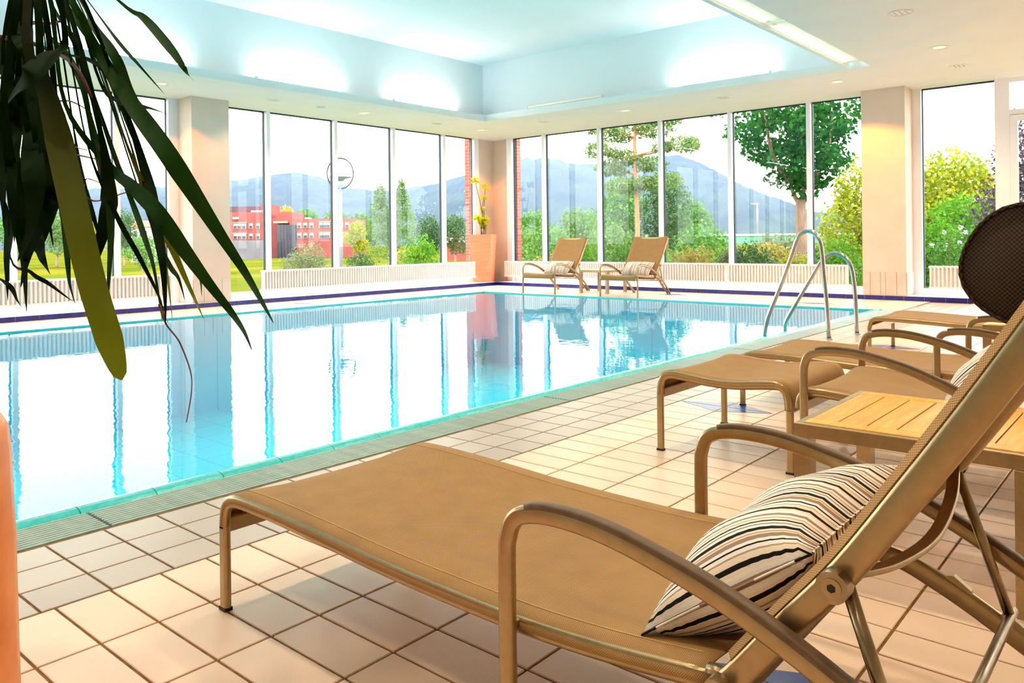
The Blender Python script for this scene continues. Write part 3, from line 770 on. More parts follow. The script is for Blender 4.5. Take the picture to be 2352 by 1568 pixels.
    sling('back_sling', bs, HW + .006, o, sag=.018, wrap=.016)
    if headrest:
        # stuffed mesh bolster hung over the top of the back
        ang = math.radians(60)
        ca, sa = math.cos(ang), math.sin(ang)
        ctr = Vector((.840, 0, 1.008)); b = MB(); n = 28; rings = []
        ys = [-.305, -.300, -.285, -.15, 0, .15, .285, .300, .305]; sc = [.0, .93, 1.0, 1.015, 1.02, 1.015, 1.0, .93, .0]
        for y, s in zip(ys, sc):
            r = []
            for k in range(n):
                a = 2 * PI * k / n; cx, cz = math.cos(a), math.sin(a)
                e = (abs(cx) ** 2.3 + abs(cz) ** 2.3) ** (-1 / 2.3)
                p, q = cx * e * .083 * max(s, .02), cz * e * .081 * max(s, .02)
                r.append((ctr.x + p * ca - q * sa, y, ctr.z + p * sa + q * ca))
            rings.append(r)
        b.add([v for r in rings for v in r], [(i * n + k, (i + 1) * n + k, (i + 1) * n + (k + 1) % n, i * n + (k + 1) % n) for i in range(len(ys) - 1) for k in range(n)])
        uvl = []
        for i, y in enumerate(ys):
            for k in range(n):
                x, _, z = rings[i][k]
                uvl.append((x, z + (0.3 * 0 if i in (0, 1, 7, 8) else y)) if i in (0, 1, 2, 6, 7, 8) else (k * .02, y))
        hd = b.build('headrest', 'headrest_fabric', o, True, uvl)
        for y, s in ((-.3, .97), (.3, .97)):
            i = 1 if y < 0 else 7
            loop = [Vector(p) for p in rings[i]]; c_ = sum(loop, Vector()) / n
            loop = [c_ + (p - c_) * 1.035 for p in loop]
            MB().tube(loop + [loop[0]], .0028, 6).build('piping', 'headrest_fabric', hd, True, [(0.01 * k, 0.003 * q) for k in range(n + 1) for q in range(6)])
        MB().sweep([(.845, -.20, 1.095), (.88, -.20, 1.065), (.945, -.20, 1.07), (.965, -.20, 1.0), (.93, -.20, .93)], rrect(.045, .003, .001), up=(0, 1, 0)).build('strap', 'sling_fabric', hd, False, lambda x, y, z: (x + z, y))
    return o
LN = 'loungers on the deck'
lounger('sun_lounger', 'nearest tan mesh sun lounger with a round dark headrest', True, (-1.0, 1.538, 0), 0, LN, True)
lounger('sun_lounger', 'tan mesh sun lounger behind the armchair with the footstool', True, (-1.02, 5.04, 0), 0, LN)
lounger('sun_lounger', 'tan mesh sun lounger farthest back beside the pool ladder', True, (-1.03, 7.66, 0), 0, LN)
lounger('reclining_armchair', 'tan mesh reclining armchair with a footstool in front of it', False, (-1.262, 3.785, 0), 0, 'reclining armchairs')
lounger('reclining_armchair', 'far reclining armchair on the left, next to the terracotta planter', False, (-9.64, 12.03, 0), PI / 2, 'reclining armchairs')
lounger('reclining_armchair', 'far reclining armchair on the right of the small table', False, (-7.80, 12.03, 0), PI / 2, 'reclining armchairs')

# footstool
o = thing('footstool', 'tan mesh footstool standing over the blue diamond tile', 'footstool', (-1.67, 3.795, 0))
rail = [(-.325, .28), (-.322, .325), (-.305, .362), (-.265, .381), (-.18, .378), (-.05, .366), (.06, .366), (.18, .380), (.262, .386), (.302, .368), (.322, .330), (.325, .28)]
sp = [(a * 1.045, z + (.016 if abs(a) < .31 else .0)) for a, z in rail]
for s in (-1, 1):
    y = s * .352
    MB().sweep(spline([(a, y, z) for a, z in rail], 4), TUBE).build('side_rail', 'champagne_metal', o, True)
    for x in (-.325, .325):
        MB().sweep([(x, y, .008), (x, y, .15), (x, y, .285)], TUBE).build('leg', 'champagne_metal', o)
        MB().box(x - .018, x + .018, y - .012, y + .012, 0, .01).build('leg_cap', 'black_rubber', o)
for x in (-.318, .318): MB().sweep([(x, -.35, .285), (x, .35, .285)], rrect(.018, .045, .005), up=(1, 0, 0)).build('crossbar', 'champagne_metal', o)
sling('seat_sling', sp, .362, o, sag=.008)

# ------------------------------------------------------------------ striped pillows
def pillow_mesh():
    HX, HY, T, nx, ny = .188, .300, .100, 16, 24
    vs, uv, fs = [], [], []
    def pt(i, j, sg):
        u = -1 + 2 * i / nx; v = -1 + 2 * j / ny
        t = T * max(0, 1 - abs(u) ** 2.4) ** .55 * max(0, 1 - abs(v) ** 2.8) ** .5
        t *= 1 + .05 * math.sin(7 * v + 3 * u) * (1 - u * u)
        x = u * HX * (1 - .09 * (1 - abs(v)) ** .5 * abs(u) * .6 - .02); y = v * HY * (1 - .06 * (1 - u * u))
        x *= (1 + .03 * v * v)
        return (x, y, sg * t), (x + .3, .5 + HY * (v + .2 * v * abs(v) ** 7))
    idx = {}
    for sg in (1, -1):
        for i in range(nx + 1):
            for j in range(ny + 1):
                e = i in (0, nx) or j in (0, ny)
                if e and sg == -1: idx[(i, j, -1)] = idx[(i, j, 1)]; continue
                p, q = pt(i, j, sg); idx[(i, j, sg)] = len(vs); vs.append(p); uv.append(q)
        for i in range(nx):
            for j in range(ny):
                f = [idx[(i, j, sg)], idx[(i + 1, j, sg)], idx[(i + 1, j + 1, sg)], idx[(i, j + 1, sg)]]
                fs.append(tuple(f if sg > 0 else f[::-1]))
    rim = [vs[idx[(i, 0, 1)]] for i in range(nx + 1)] + [vs[idx[(nx, j, 1)]] for j in range(1, ny + 1)] + [vs[idx[(i, ny, 1)]] for i in range(nx - 1, -1, -1)] + [vs[idx[(0, j, 1)]] for j in range(ny - 1, -1, -1)]
    return vs, fs, uv, rim
vs, fs, uv, rim = pillow_mesh()
b = MB(); b.add(vs, fs)
p0 = b.build('throw_pillow', 'striped_cotton', None, True, uv)
MB().tube(rim, .002, 6, up=(0, 0, 1)).build('seam', 'striped_cotton', p0, True, [(q[0] + .3, q[1] + .5) for q in rim for _ in range(6)])
PW = 'striped pillows'
def place_pillow(o, loc, rot, label):
    o.location = loc; o.rotation_euler = rot; tag(o, label, 'pillow', PW)
place_pillow(p0, (-.600, 1.525, .448), (0, math.radians(-36), 0), 'large striped pillow on the nearest sun lounger')
place_pillow(copy_tree(p0), (-.61, 3.785, .475), (0, math.radians(-42), 0), 'striped pillow on the armchair behind the wooden table')
R90 = Matrix.Rotation(PI / 2, 3, 'Z') @ Matrix.Rotation(math.radians(-42), 3, 'Y')
for x, lb in ((-9.64, 'striped pillow on the far left armchair'), (-7.80, 'striped pillow on the far right armchair')):
    place_pillow(copy_tree(p0), (x, 12.675, .475), R90.to_euler(), lb)

# ------------------------------------------------------------------ slatted side tables
def side_table(loc, label, wx=.66, wy=.68, H=.452):
    o = thing('side_table', label, 'table', loc, 0, 'slatted side tables')
    hx, hy = wx / 2, wy / 2
    for sx in (-1, 1):
        for sy in (-1, 1):
            x, y = sx * (hx - .026), sy * (hy - .026)
            MB().cbox(x - .026, x + .026, y - .026, y + .026, 0, H - .045, .003).build('leg', 'champagne_metal', o)
    for s in (-1, 1):
        MB().cbox(-hx, hx, s * (hy - .012) - .012, s * (hy - .012) + .012, H - .045, H - .002, .002).build('apron', 'champagne_metal', o)
        MB().cbox(s * (hx - .012) - .012, s * (hx - .012) + .012, -hy + .024, hy - .024, H - .045, H - .002, .002).build('apron', 'champagne_metal', o)
    ix, iy = hx - .0245, hy - .0245
    for s in (-1, 1):
        MB().cbox(-ix, ix, s * (iy - .03) - .03, s * (iy - .03) + .03, H - .022, H + .001, .002).build('border_board', 'teak_wood', o)
    n = 7; w = 2 * ix / n; q = None
    for k in range(n):
        if q is None: q = MB().cbox(.0025, w - .0025, -iy + .062, iy - .062, H - .022, H, .002).build('slat', 'teak_wood', o); r = q
        else: r = instance(q, o)
        r.location = (-ix + k * w, 0, 0)
    return o
side_table((-.645, 2.865, 0), 'slatted teak side table behind the nearest sun lounger')
side_table((-8.72, 12.90, 0), 'small teak side table between the two far armchairs')
side_table((-.72, 6.38, 0), 'teak side table between the two loungers farther back')

# ------------------------------------------------------------------ pool ladder
o = thing('pool_ladder', 'stainless steel pool ladder with two looped handrails', 'ladder', (-3.1, 8.5, 0))
def rail_loop(y, pts):
    MB().tube(spline([(x + 3.1, y - 8.5, z) for x, z in pts], 5), .0225, 14).build('handrail', 'steel', o, True)
    MB().lathe([(.045, 0), (.045, .006), (.026, .014)], pts[-1][0] + 3.1, y - 8.5, 18).build('flange', 'steel', o, True)
rail_loop(8.2, [(-3.475, -.9), (-3.475, -.3), (-3.472, -.03), (-3.462, .05), (-3.43, .19), (-3.34, .41), (-3.254, .62), (-3.165, .86), (-3.115, 1.0), (-3.07, 1.075), (-3.0, 1.108), (-2.93, 1.085), (-2.875, 1.0), (-2.852, .88), (-2.838, .70), (-2.81, .35), (-2.79, 0)])
rail_loop(8.8, [(-3.49, -.9), (-3.49, -.3), (-3.487, -.02), (-3.475, .08), (-3.42, .19), (-3.246, .485), (-3.10, .73), (-3.04, .81), (-2.97, .855), (-2.90, .862), (-2.82, .825), (-2.755, .72), (-2.728, .56), (-2.715, .40), (-2.70, 0)])
for z in (-.35, -.65): MB().box(-.43, -.35, -.29, .29, z, z + .03).build('step', 'steel', o)

# ------------------------------------------------------------------ terracotta planter with bamboo in the far corner
o = thing('corner_planter', 'tall tapered terracotta planter with yellow green bamboo', 'planter', (-12.60, 13.655, ZB), math.radians(27))
def taper(n, mat, wb, wt, z0, z1, parent):
    a, c = wb / 2, wt / 2
    m = MB().add([(-a, -a, z0), (a, -a, z0), (a, a, z0), (-a, a, z0), (-c, -c, z1), (c, -c, z1), (c, c, z1), (-c, c, z1), (-c + .02, -c + .02, z1), (c - .02, -c + .02, z1), (c - .02, c - .02, z1), (-c + .02, c - .02, z1),
                  (-c + .02, -c + .02, z1 - .06), (c - .02, -c + .02, z1 - .06), (c - .02, c - .02, z1 - .06), (-c + .02, c - .02, z1 - .06)],
                 [(3, 2, 1, 0), (0, 1, 5, 4), (1, 2, 6, 5), (2, 3, 7, 6), (3, 0, 4, 7), (4, 5, 9, 8), (5, 6, 10, 9), (6, 7, 11, 10), (7, 4, 8, 11), (8, 9, 13, 12), (9, 10, 14, 13), (10, 11, 15, 14), (11, 8, 12, 15)])
    return m.build(n, mat, parent)
taper('pot', 'terracotta', .40, .52, 0, 1.115, o)
MB().box(-.235, .235, -.235, .235, 1.04, 1.06).build('soil', 'soil', o)
rb = random.Random(3)
right = Vector((.565, .825, 0)).normalized()      # across the planter, roughly along the picture
def tuft(name, centre, r, n, parent, mat='bamboo_leaf', lw=.022, seed=0):
    q = random.Random(seed); m = MB()
    for k in range(n):
        d_ = Vector((q.uniform(-1, 1), q.uniform(-1, 1), q.uniform(-.45, .9))).normalized(); L_ = r * q.uniform(.7, 1.1)
        s = d_.orthogonal().normalized() * lw; c = Vector(centre)
        m.add([c, c + d_ * L_ * .5 + s, c + d_ * L_, c + d_ * L_ * .5 - s], [(0, 1, 2, 3)])
    return m.build(name, mat, parent)
stems = [((.03, 0), -.26, 1.30, [(1.30, .13), (.38, .12)]), ((.0, .05), .06, 1.18, [(1.16, .13), (.40, .10), (.22, .11)]), ((-.04, -.02), .09, .95, [(.92, .10), (.30, .12)]), ((.05, .06), -.10, .70, [(.66, .08), (.40, .15)]), ((0, -.05), -.16, .45, [(.42, .14)])]
for k, (b_, lean, H_, tf) in enumerate(stems):
    base = Vector((b_[0], b_[1], 1.05))
    tip = base + right * lean + Vector((0, 0, H_))
    mid = base.lerp(tip, .5) - right * lean * .2
    st = MB().tube(spline([base, mid, tip], 5), lambda t: .011 - .006 * t, 8, up=(1, 0, 0)).build('stem', 'stem_green' if k % 2 else 'stem_brown', o, True)
    for h_, r_ in tf:
        f = h_ / H_; tuft('leaf_cluster', base.lerp(tip, f) - right * lean * .2 * (1 - abs(2 * f - 1)), r_ * 1.15, 34, st, seed=k * 7 + int(h_ * 100))

# ------------------------------------------------------------------ foreground plant
PLANT=[
([(-1.803,0.561,1.751),(-1.635,0.694,1.543),(-1.568,0.715,1.499),(-1.411,0.691,1.408),(-1.354,0.69,1.36),(-1.439,0.751,1.359)],0.0166,1,1),
([(-1.803,0.561,1.751),(-1.478,0.55,1.478),(-1.524,0.603,1.419),(-1.402,0.608,1.308),(-1.247,0.594,1.21),(-1.232,0.629,1.148),(-1.307,0.723,1.072),(-1.316,0.778,1.0),(-1.207,0.746,0.951),(-1.105,0.704,0.923)],0.0283,1,1),
([(-1.803,0.561,1.751),(-1.54,0.533,1.506),(-1.624,0.59,1.318),(-1.604,0.66,1.205),(-1.471,0.644,1.158),(-1.342,0.631,1.106),(-1.357,0.684,1.042),(-1.435,0.774,0.973),(-1.417,0.809,0.917),(-1.296,0.765,0.891),(-1.218,0.734,0.866)],0.0256,1,2),
([(-1.803,0.561,1.751),(-1.563,0.491,1.482),(-1.438,0.457,1.406),(-1.341,0.432,1.35),(-1.404,0.462,1.317)],0.033,0,1),
([(-1.803,0.561,1.751),(-1.327,0.46,1.493),(-1.445,0.526,1.399),(-1.347,0.468,1.348),(-1.28,0.418,1.3),(-1.371,0.424,1.284),(-1.517,0.452,1.273)],0.0317,0,2),
([(-1.803,0.561,1.751),(-1.296,0.422,1.473),(-1.331,0.43,1.355),(-1.331,0.453,1.299),(-1.32,0.467,1.226),(-1.288,0.473,1.137),(-1.263,0.478,1.064),(-1.26,0.494,0.985),(-1.263,0.514,0.917),(-1.245,0.528,0.842)],0.0371,2,2),
([(-1.803,0.561,1.751),(-1.472,0.463,1.49),(-1.423,0.428,1.301),(-1.513,0.466,1.156),(-1.622,0.51,1.085),(-1.581,0.503,1.022),(-1.443,0.462,0.942)],0.0223,0,2),
([(-1.803,0.561,1.751),(-1.492,0.509,1.468),(-1.604,0.567,1.264),(-1.487,0.511,1.149),(-1.439,0.481,1.095),(-1.554,0.501,1.037),(-1.679,0.528,0.971)],0.0309,0,2),
([(-1.803,0.561,1.751),(-1.566,0.51,1.464),(-1.705,0.548,1.23),(-1.701,0.561,1.12),(-1.568,0.524,1.053),(-1.488,0.503,1.023),(-1.565,0.54,0.997)],0.0208,0,2),
([(-1.803,0.561,1.751),(-1.605,0.54,1.486),(-1.613,0.555,1.239),(-1.518,0.543,1.122),(-1.594,0.577,1.076),(-1.712,0.623,1.017),(-1.692,0.619,0.974),(-1.555,0.578,0.941)],0.0132,1,2),
([(-1.803,0.561,1.751),(-1.633,0.516,1.394),(-1.749,0.53,1.053),(-1.586,0.515,1.002),(-1.556,0.533,0.982),(-1.657,0.598,0.951),(-1.718,0.634,0.936)],0.0074,0,2),
([(-1.803,0.561,1.751),(-1.568,0.572,1.498),(-1.465,0.589,1.252),(-1.517,0.624,1.148),(-1.642,0.671,1.104),(-1.662,0.657,1.025),(-1.551,0.6,0.983)],0.0298,0,2),
([(-1.803,0.561,1.751),(-1.686,0.599,1.57),(-1.669,0.639,1.364),(-1.563,0.636,1.184),(-1.633,0.675,1.086),(-1.753,0.719,0.977),(-1.74,0.71,0.92)],0.0141,1,2),
([(-1.803,0.561,1.751),(-1.63,0.583,1.5),(-1.535,0.594,1.236),(-1.573,0.659,1.11),(-1.652,0.739,1.023),(-1.608,0.758,0.943),(-1.48,0.71,0.901)],0.0094,0,2),
([(-1.441,0.68,0.938),(-1.527,0.734,0.892),(-1.601,0.797,0.845),(-1.539,0.788,0.793),(-1.422,0.73,0.772),(-1.413,0.715,0.719)],0.0043,3,0),
([(-1.803,0.561,1.751),(-1.67,0.613,1.527),(-1.71,0.696,1.287),(-1.728,0.756,1.149),(-1.619,0.734,1.068),(-1.5,0.699,1.0),(-1.521,0.724,0.895)],0.0115,1,2),
([(-1.803,0.561,1.751),(-1.449,0.546,1.494),(-1.513,0.648,1.32),(-1.486,0.679,1.181),(-1.36,0.636,1.095),(-1.283,0.613,1.007),(-1.358,0.652,0.909)],0.0201,0,2),
([(-1.803,0.561,1.751),(-1.653,0.627,1.527),(-1.531,0.663,1.266),(-1.581,0.717,1.155),(-1.666,0.792,1.069),(-1.643,0.794,0.976),(-1.519,0.743,0.897)],0.0097,2,2),
([(-1.803,0.561,1.751),(-1.602,0.607,1.5),(-1.484,0.643,1.235),(-1.495,0.691,1.133),(-1.583,0.775,1.041),(-1.573,0.81,0.95),(-1.45,0.771,0.904)],0.0145,2,2),
([(-1.803,0.561,1.751),(-1.635,0.643,1.467),(-1.494,0.695,1.15),(-1.523,0.767,1.05),(-1.617,0.834,1.012),(-1.591,0.839,0.975),(-1.475,0.78,0.946)],0.0097,1,2),
([(-1.803,0.561,1.751),(-1.641,0.637,1.454),(-1.507,0.684,1.125),(-1.546,0.747,1.015),(-1.639,0.816,0.975),(-1.616,0.818,0.928)],0.0097,1,2),
([(-1.803,0.561,1.751),(-1.822,0.601,1.56),(-1.86,0.643,1.503),(-1.737,0.632,1.443),(-1.601,0.613,1.351),(-1.62,0.639,1.247),(-1.734,0.7,1.18),(-1.761,0.72,1.135)],0.0115,1,1),
([(-1.803,0.561,1.751),(-1.874,0.653,1.583),(-1.719,0.626,1.492),(-1.658,0.627,1.438),(-1.747,0.682,1.38),(-1.82,0.741,1.312),(-1.747,0.738,1.229),(-1.605,0.702,1.164)],0.0137,0,1),
([(-1.803,0.561,1.751),(-1.795,0.654,1.567),(-1.646,0.623,1.486),(-1.573,0.634,1.417),(-1.658,0.693,1.379),(-1.725,0.757,1.346)],0.0132,1,1),
([(-1.803,0.561,1.751),(-1.684,0.642,1.541),(-1.545,0.612,1.457),(-1.443,0.607,1.383),(-1.501,0.659,1.336),(-1.587,0.731,1.304),(-1.562,0.729,1.275)],0.0174,1,1),
([(-1.803,0.561,1.751),(-1.89,0.749,1.588),(-1.757,0.749,1.486),(-1.62,0.729,1.414),(-1.611,0.777,1.36)],0.0075,1,1),
([(-1.803,0.561,1.751),(-1.568,0.572,1.542),(-1.655,0.667,1.375),(-1.509,0.642,1.318),(-1.417,0.629,1.298),(-1.47,0.685,1.303),(-1.556,0.757,1.31)],0.0174,0,2),
([(-1.651,0.49,1.432),(-1.749,0.565,1.455),(-1.734,0.607,1.44),(-1.588,0.589,1.391),(-1.481,0.574,1.33),(-1.533,0.616,1.262),(-1.657,0.662,1.191)],0.0099,3,0),
([(-1.508,0.48,1.423),(-1.625,0.539,1.464),(-1.631,0.564,1.468),(-1.495,0.538,1.442)],0.0093,3,0),
([(-1.803,0.561,1.751),(-1.651,0.565,1.596),(-1.755,0.622,1.462),(-1.58,0.613,1.402),(-1.515,0.618,1.372),(-1.6,0.677,1.343),(-1.675,0.734,1.287),(-1.604,0.728,1.209),(-1.475,0.682,1.124)],0.0128,0,2),
([(-1.803,0.561,1.751),(-1.404,0.457,1.456),(-1.553,0.5,1.29),(-1.427,0.465,1.215),(-1.333,0.439,1.145),(-1.408,0.458,1.08),(-1.556,0.485,1.022)],0.033,0,2),
([(-1.803,0.561,1.751),(-1.414,0.448,1.487),(-1.475,0.45,1.34),(-1.582,0.483,1.284),(-1.537,0.461,1.202),(-1.404,0.417,1.107)],0.0316,0,2),
([(-1.803,0.561,1.751),(-1.448,0.483,1.475),(-1.403,0.474,1.277),(-1.385,0.483,1.178),(-1.512,0.525,1.121),(-1.597,0.54,1.052)],0.0357,0,2),
([(-1.712,0.507,1.269),(-1.587,0.488,1.192),(-1.626,0.515,1.125),(-1.745,0.571,1.053),(-1.753,0.589,1.026)],0.0182,0,0),
([(-1.819,0.537,1.159),(-1.775,0.538,1.088),(-1.641,0.494,1.021),(-1.598,0.482,0.952)],0.0166,0,0),
([(-1.803,0.561,1.751),(-1.626,0.522,1.498),(-1.774,0.555,1.279),(-1.802,0.54,1.211),(-1.678,0.495,1.151)],0.0215,0,2),
([(-1.683,0.5,1.436),(-1.542,0.464,1.36),(-1.47,0.455,1.319)],0.0309,0,0),
([(-1.803,0.561,1.751),(-1.706,0.582,1.472),(-1.682,0.594,1.163),(-1.607,0.604,1.085),(-1.692,0.661,1.065)],0.0088,1,2),
([(-1.803,0.561,1.751),(-1.692,0.593,1.528),(-1.82,0.678,1.296),(-1.743,0.665,1.179),(-1.603,0.631,1.102),(-1.589,0.638,1.051)],0.0124,0,2),
([(-1.654,0.486,0.99),(-1.592,0.485,0.976),(-1.695,0.527,0.945),(-1.793,0.567,0.923)],0.0083,0,0),
([(-1.636,0.579,1.324),(-1.722,0.634,1.342),(-1.803,0.69,1.346),(-1.738,0.683,1.323)],0.0044,3,0),
([(-1.637,0.578,1.33),(-1.729,0.628,1.308),(-1.833,0.664,1.286),(-1.768,0.658,1.257),(-1.62,0.627,1.233)],0.0044,3,0),
([(-1.618,0.594,1.225),(-1.702,0.65,1.23),(-1.779,0.71,1.233),(-1.719,0.699,1.223)],0.0044,3,0),
([(-1.783,0.542,1.236),(-1.883,0.605,1.23),(-1.842,0.625,1.245),(-1.685,0.603,1.198),(-1.591,0.615,1.139),(-1.661,0.675,1.141),(-1.731,0.748,1.161),(-1.679,0.743,1.149)],0.0053,3,0),
([(-1.789,0.537,1.279),(-1.897,0.593,1.267),(-1.877,0.595,1.22),(-1.718,0.575,1.173)],0.0053,3,0),
([(-1.618,0.594,1.168),(-1.703,0.65,1.167),(-1.797,0.694,1.192),(-1.727,0.693,1.179)],0.0044,3,0),
([(-1.803,0.561,1.751),(-1.611,0.511,1.587),(-1.757,0.536,1.479),(-1.62,0.496,1.373),(-1.565,0.481,1.293),(-1.67,0.517,1.232)],0.0122,0,2),
([(-1.803,0.561,1.751),(-1.537,0.502,1.508),(-1.639,0.532,1.332),(-1.5,0.494,1.238),(-1.478,0.497,1.165),(-1.592,0.548,1.096)],0.0169,0,2),
([(-1.803,0.561,1.751),(-1.81,0.573,1.653),(-1.938,0.588,1.522),(-2.0,0.605,1.403),(-1.899,0.572,1.258),(-1.786,0.535,1.123)],0.0235,0,2),
([(-1.803,0.561,1.751),(-1.82,0.592,1.651),(-1.796,0.577,1.476),(-1.927,0.619,1.394),(-1.993,0.641,1.288),(-1.896,0.61,1.161)],0.0225,0,2),
([(-1.803,0.561,1.751),(-1.489,0.486,1.551),(-1.627,0.527,1.456),(-1.492,0.488,1.333),(-1.419,0.47,1.233),(-1.506,0.507,1.15)],0.0161,0,2),
([(-1.803,0.561,1.751),(-1.557,0.499,1.571),(-1.652,0.516,1.458),(-1.515,0.482,1.326),(-1.511,0.495,1.227),(-1.627,0.551,1.13)],0.0172,0,2),
([(-1.803,0.561,1.751),(-1.604,0.524,1.547),(-1.742,0.565,1.393),(-1.603,0.529,1.261),(-1.528,0.518,1.151),(-1.611,0.562,1.045)],0.0173,0,2),
([(-1.803,0.561,1.751),(-1.429,0.461,1.503),(-1.509,0.476,1.368),(-1.596,0.501,1.307),(-1.52,0.474,1.219),(-1.394,0.432,1.135)],0.0185,0,2),
([(-1.803,0.561,1.751),(-1.586,0.498,1.532),(-1.768,0.529,1.381),(-1.667,0.499,1.27),(-1.55,0.463,1.169),(-1.59,0.474,1.081)],0.0165,0,2),
([(-1.803,0.561,1.751),(-1.535,0.504,1.558),(-1.499,0.491,1.407),(-1.49,0.489,1.336),(-1.615,0.533,1.284),(-1.688,0.561,1.213)],0.018,0,2),
([(-1.803,0.561,1.751),(-1.462,0.466,1.487),(-1.634,0.503,1.337),(-1.556,0.479,1.235),(-1.426,0.44,1.139),(-1.435,0.443,1.056)],0.0198,0,2),
([(-1.803,0.561,1.751),(-1.58,0.497,1.565),(-1.535,0.461,1.403),(-1.617,0.493,1.329),(-1.732,0.539,1.25),(-1.7,0.543,1.144)],0.0138,0,2),
]

POT = Vector((-2.087, .316, 0))
o = thing('potted_plant', 'large drooping plant in an orange pot at the left edge', 'plant', POT)
org = POT.copy()
m = MB(); nr = 40
def sq(r, z):
    out = []
    for k in range(nr):
        a = 2 * PI * k / nr; c, s = math.cos(a), math.sin(a); e = (abs(c) ** 5 + abs(s) ** 5) ** (-.2)
        x, y = r * c * e, r * s * e; out.append((x * math.cos(.65) - y * math.sin(.65), x * math.sin(.65) + y * math.cos(.65), z))
    return out
lv = [(.262, 0), (.260, .1), (.256, .4), (.250, .60), (.246, .645), (.234, .672), (.222, .672), (.216, .65), (.216, .58)]
rg = [p for r, z in lv for p in sq(r, z)]
m.add(rg, [(i * nr + k, i * nr + (k + 1) % nr, (i + 1) * nr + (k + 1) % nr, (i + 1) * nr + k) for i in range(len(lv) - 1) for k in range(nr)] + [tuple(range(nr - 1, -1, -1))])
m.build('pot', 'orange_pot', o, True)
MB().add(sq(.215, .60), [tuple(range(nr))]).build('soil', 'soil', o)
crown = Vector((-1.803, .561, 1.751)) - org
MB().tube(spline([(0, 0, .62), (.02, -.01, 1.0), (.16, .0, 1.45), tuple(crown)], 6), lambda t: .035 - .012 * t, 10, up=(1, 0, 0)).build('trunk', 'bark_light', o, True)
rp = random.Random(5)
for pts, w, cls, pre in PLANT:
    P = [Vector(p) - org for p in pts]
    S = spline(P, 6); n = len(S)
    if cls == 3:
        MB().tube(S, lambda t, w=w: w / 2 * (1 - .6 * t), 6, up=(.3, .9, .1)).build('stalk', 'stem_brown', o, True); continue
    f0 = pre / (len(P) - 1)
    tw = rp.uniform(-.3, .3); m = MB(); rings = []
    face = Vector((.88, -.45, .1))
    blunt = (cls == 2 and w > .03)
    for i, p in enumerate(S):
        t = i / (n - 1); tan = (S[min(i + 1, n - 1)] - S[max(i - 1, 0)]).normalized()
        nrm = (Quaternion(tan, 0 if blunt else tw + .5 * (t - .5) * math.sin(w * 900)) @ (face - tan * face.dot(tan)).normalized())
        wd = tan.cross(nrm).normalized()
        if t < f0: ww = .30
        else:
            q = (t - f0) / (1 - f0)
            ww = min(1, .30 + 2.2 * q) * (min(1, ((1 - q) / .14) ** .5 + .08) if blunt else min(1, (1 - q) / .55 + .03))
        ww *= w * .53
        rings.append([p - wd * ww, p - wd * ww * .5 - nrm * ww * .12, p - nrm * ww * .22, p + wd * ww * .5 - nrm * ww * .12, p + wd * ww])
    m.add([v for r in rings for v in r], [(i * 5 + k, i * 5 + k + 1, (i + 1) * 5 + k + 1, (i + 1) * 5 + k) for i in range(n - 1) for k in range(4)])
    m.build('leaf', ('leaf_dark', 'leaf_mid', 'leaf_lit_tip')[cls], o, True)

# ------------------------------------------------------------------ outside: ground, hills, building, trees
m = MB(); m.box(-900, 300, -300, 900, -2.5, -1.5)
struct(m.build('ground', 'meadow'), 'yellow green meadow outside')
def lawn():
    m = MB()
    m.add([(-24, NY, -1.52), (-24, 26, -1.52), (8, 26, -1.52), (-18, NY, -.6), (-18, 21, -.6), (8, 21, -.6), (-13.3, NY, -.35), (-13.3, 14.8, -.35), (8, 14.8, -.35)],
          [(0, 3, 4, 1), (1, 4, 5, 2), (3, 6, 7, 4), (4, 7, 8, 5)])
    return m.build('lawn', 'near_lawn')
struct(lawn(), 'green bank around the building')
RIDGE = [(-723.456,170.063,37.782),(-685.721,202.416,42.179),(-655.556,228.279,43.048),(-634.189,246.599,43.719),(-610.312,267.07,44.021),(-590.201,284.313,44.711),(-553.725,315.586,48.795),(-544.925,323.132,49.324),(-534.853,331.767,51.49),(-528.563,337.16,52.388),(-522.264,342.561,54.279),(-514.725,349.024,54.165),(-504.691,357.627,52.028),(-494.678,366.213,47.573),(-484.67,374.793,42.457),(-472.123,385.55,40.281),(-459.559,396.322,40.092),(-452.009,402.795,41.302),(-444.46,409.269,42.512),(-434.388,417.903,44.678),(-424.306,426.548,48.167),(-414.22,435.195,51.987),(-399.086,448.171,58.38),(-385.985,459.404,62.154),(-381.445,463.296,64.072),(-377.693,466.513,62.029),(-371.399,471.909,63.259),(-363.872,478.362,61.821),(-356.36,484.803,58.728),(-348.827,491.262,57.953),(-333.742,504.196,58.718),(-318.642,517.142,61.139),(-301.027,532.245,63.852),(-293.489,538.708,63.739),(-283.475,547.293,59.284),(-270.983,558.004,50.82),(-258.505,568.702,40.701),(-245.999,579.425,33.891),(-233.498,590.142,26.42),(-227.242,595.506,23.346),(-215.967,605.174,19.535),(-200.887,618.103,19.639),(-183.315,633.169,17.387),(-133.068,676.249,15.636),(-57.699,740.869,12.844)]
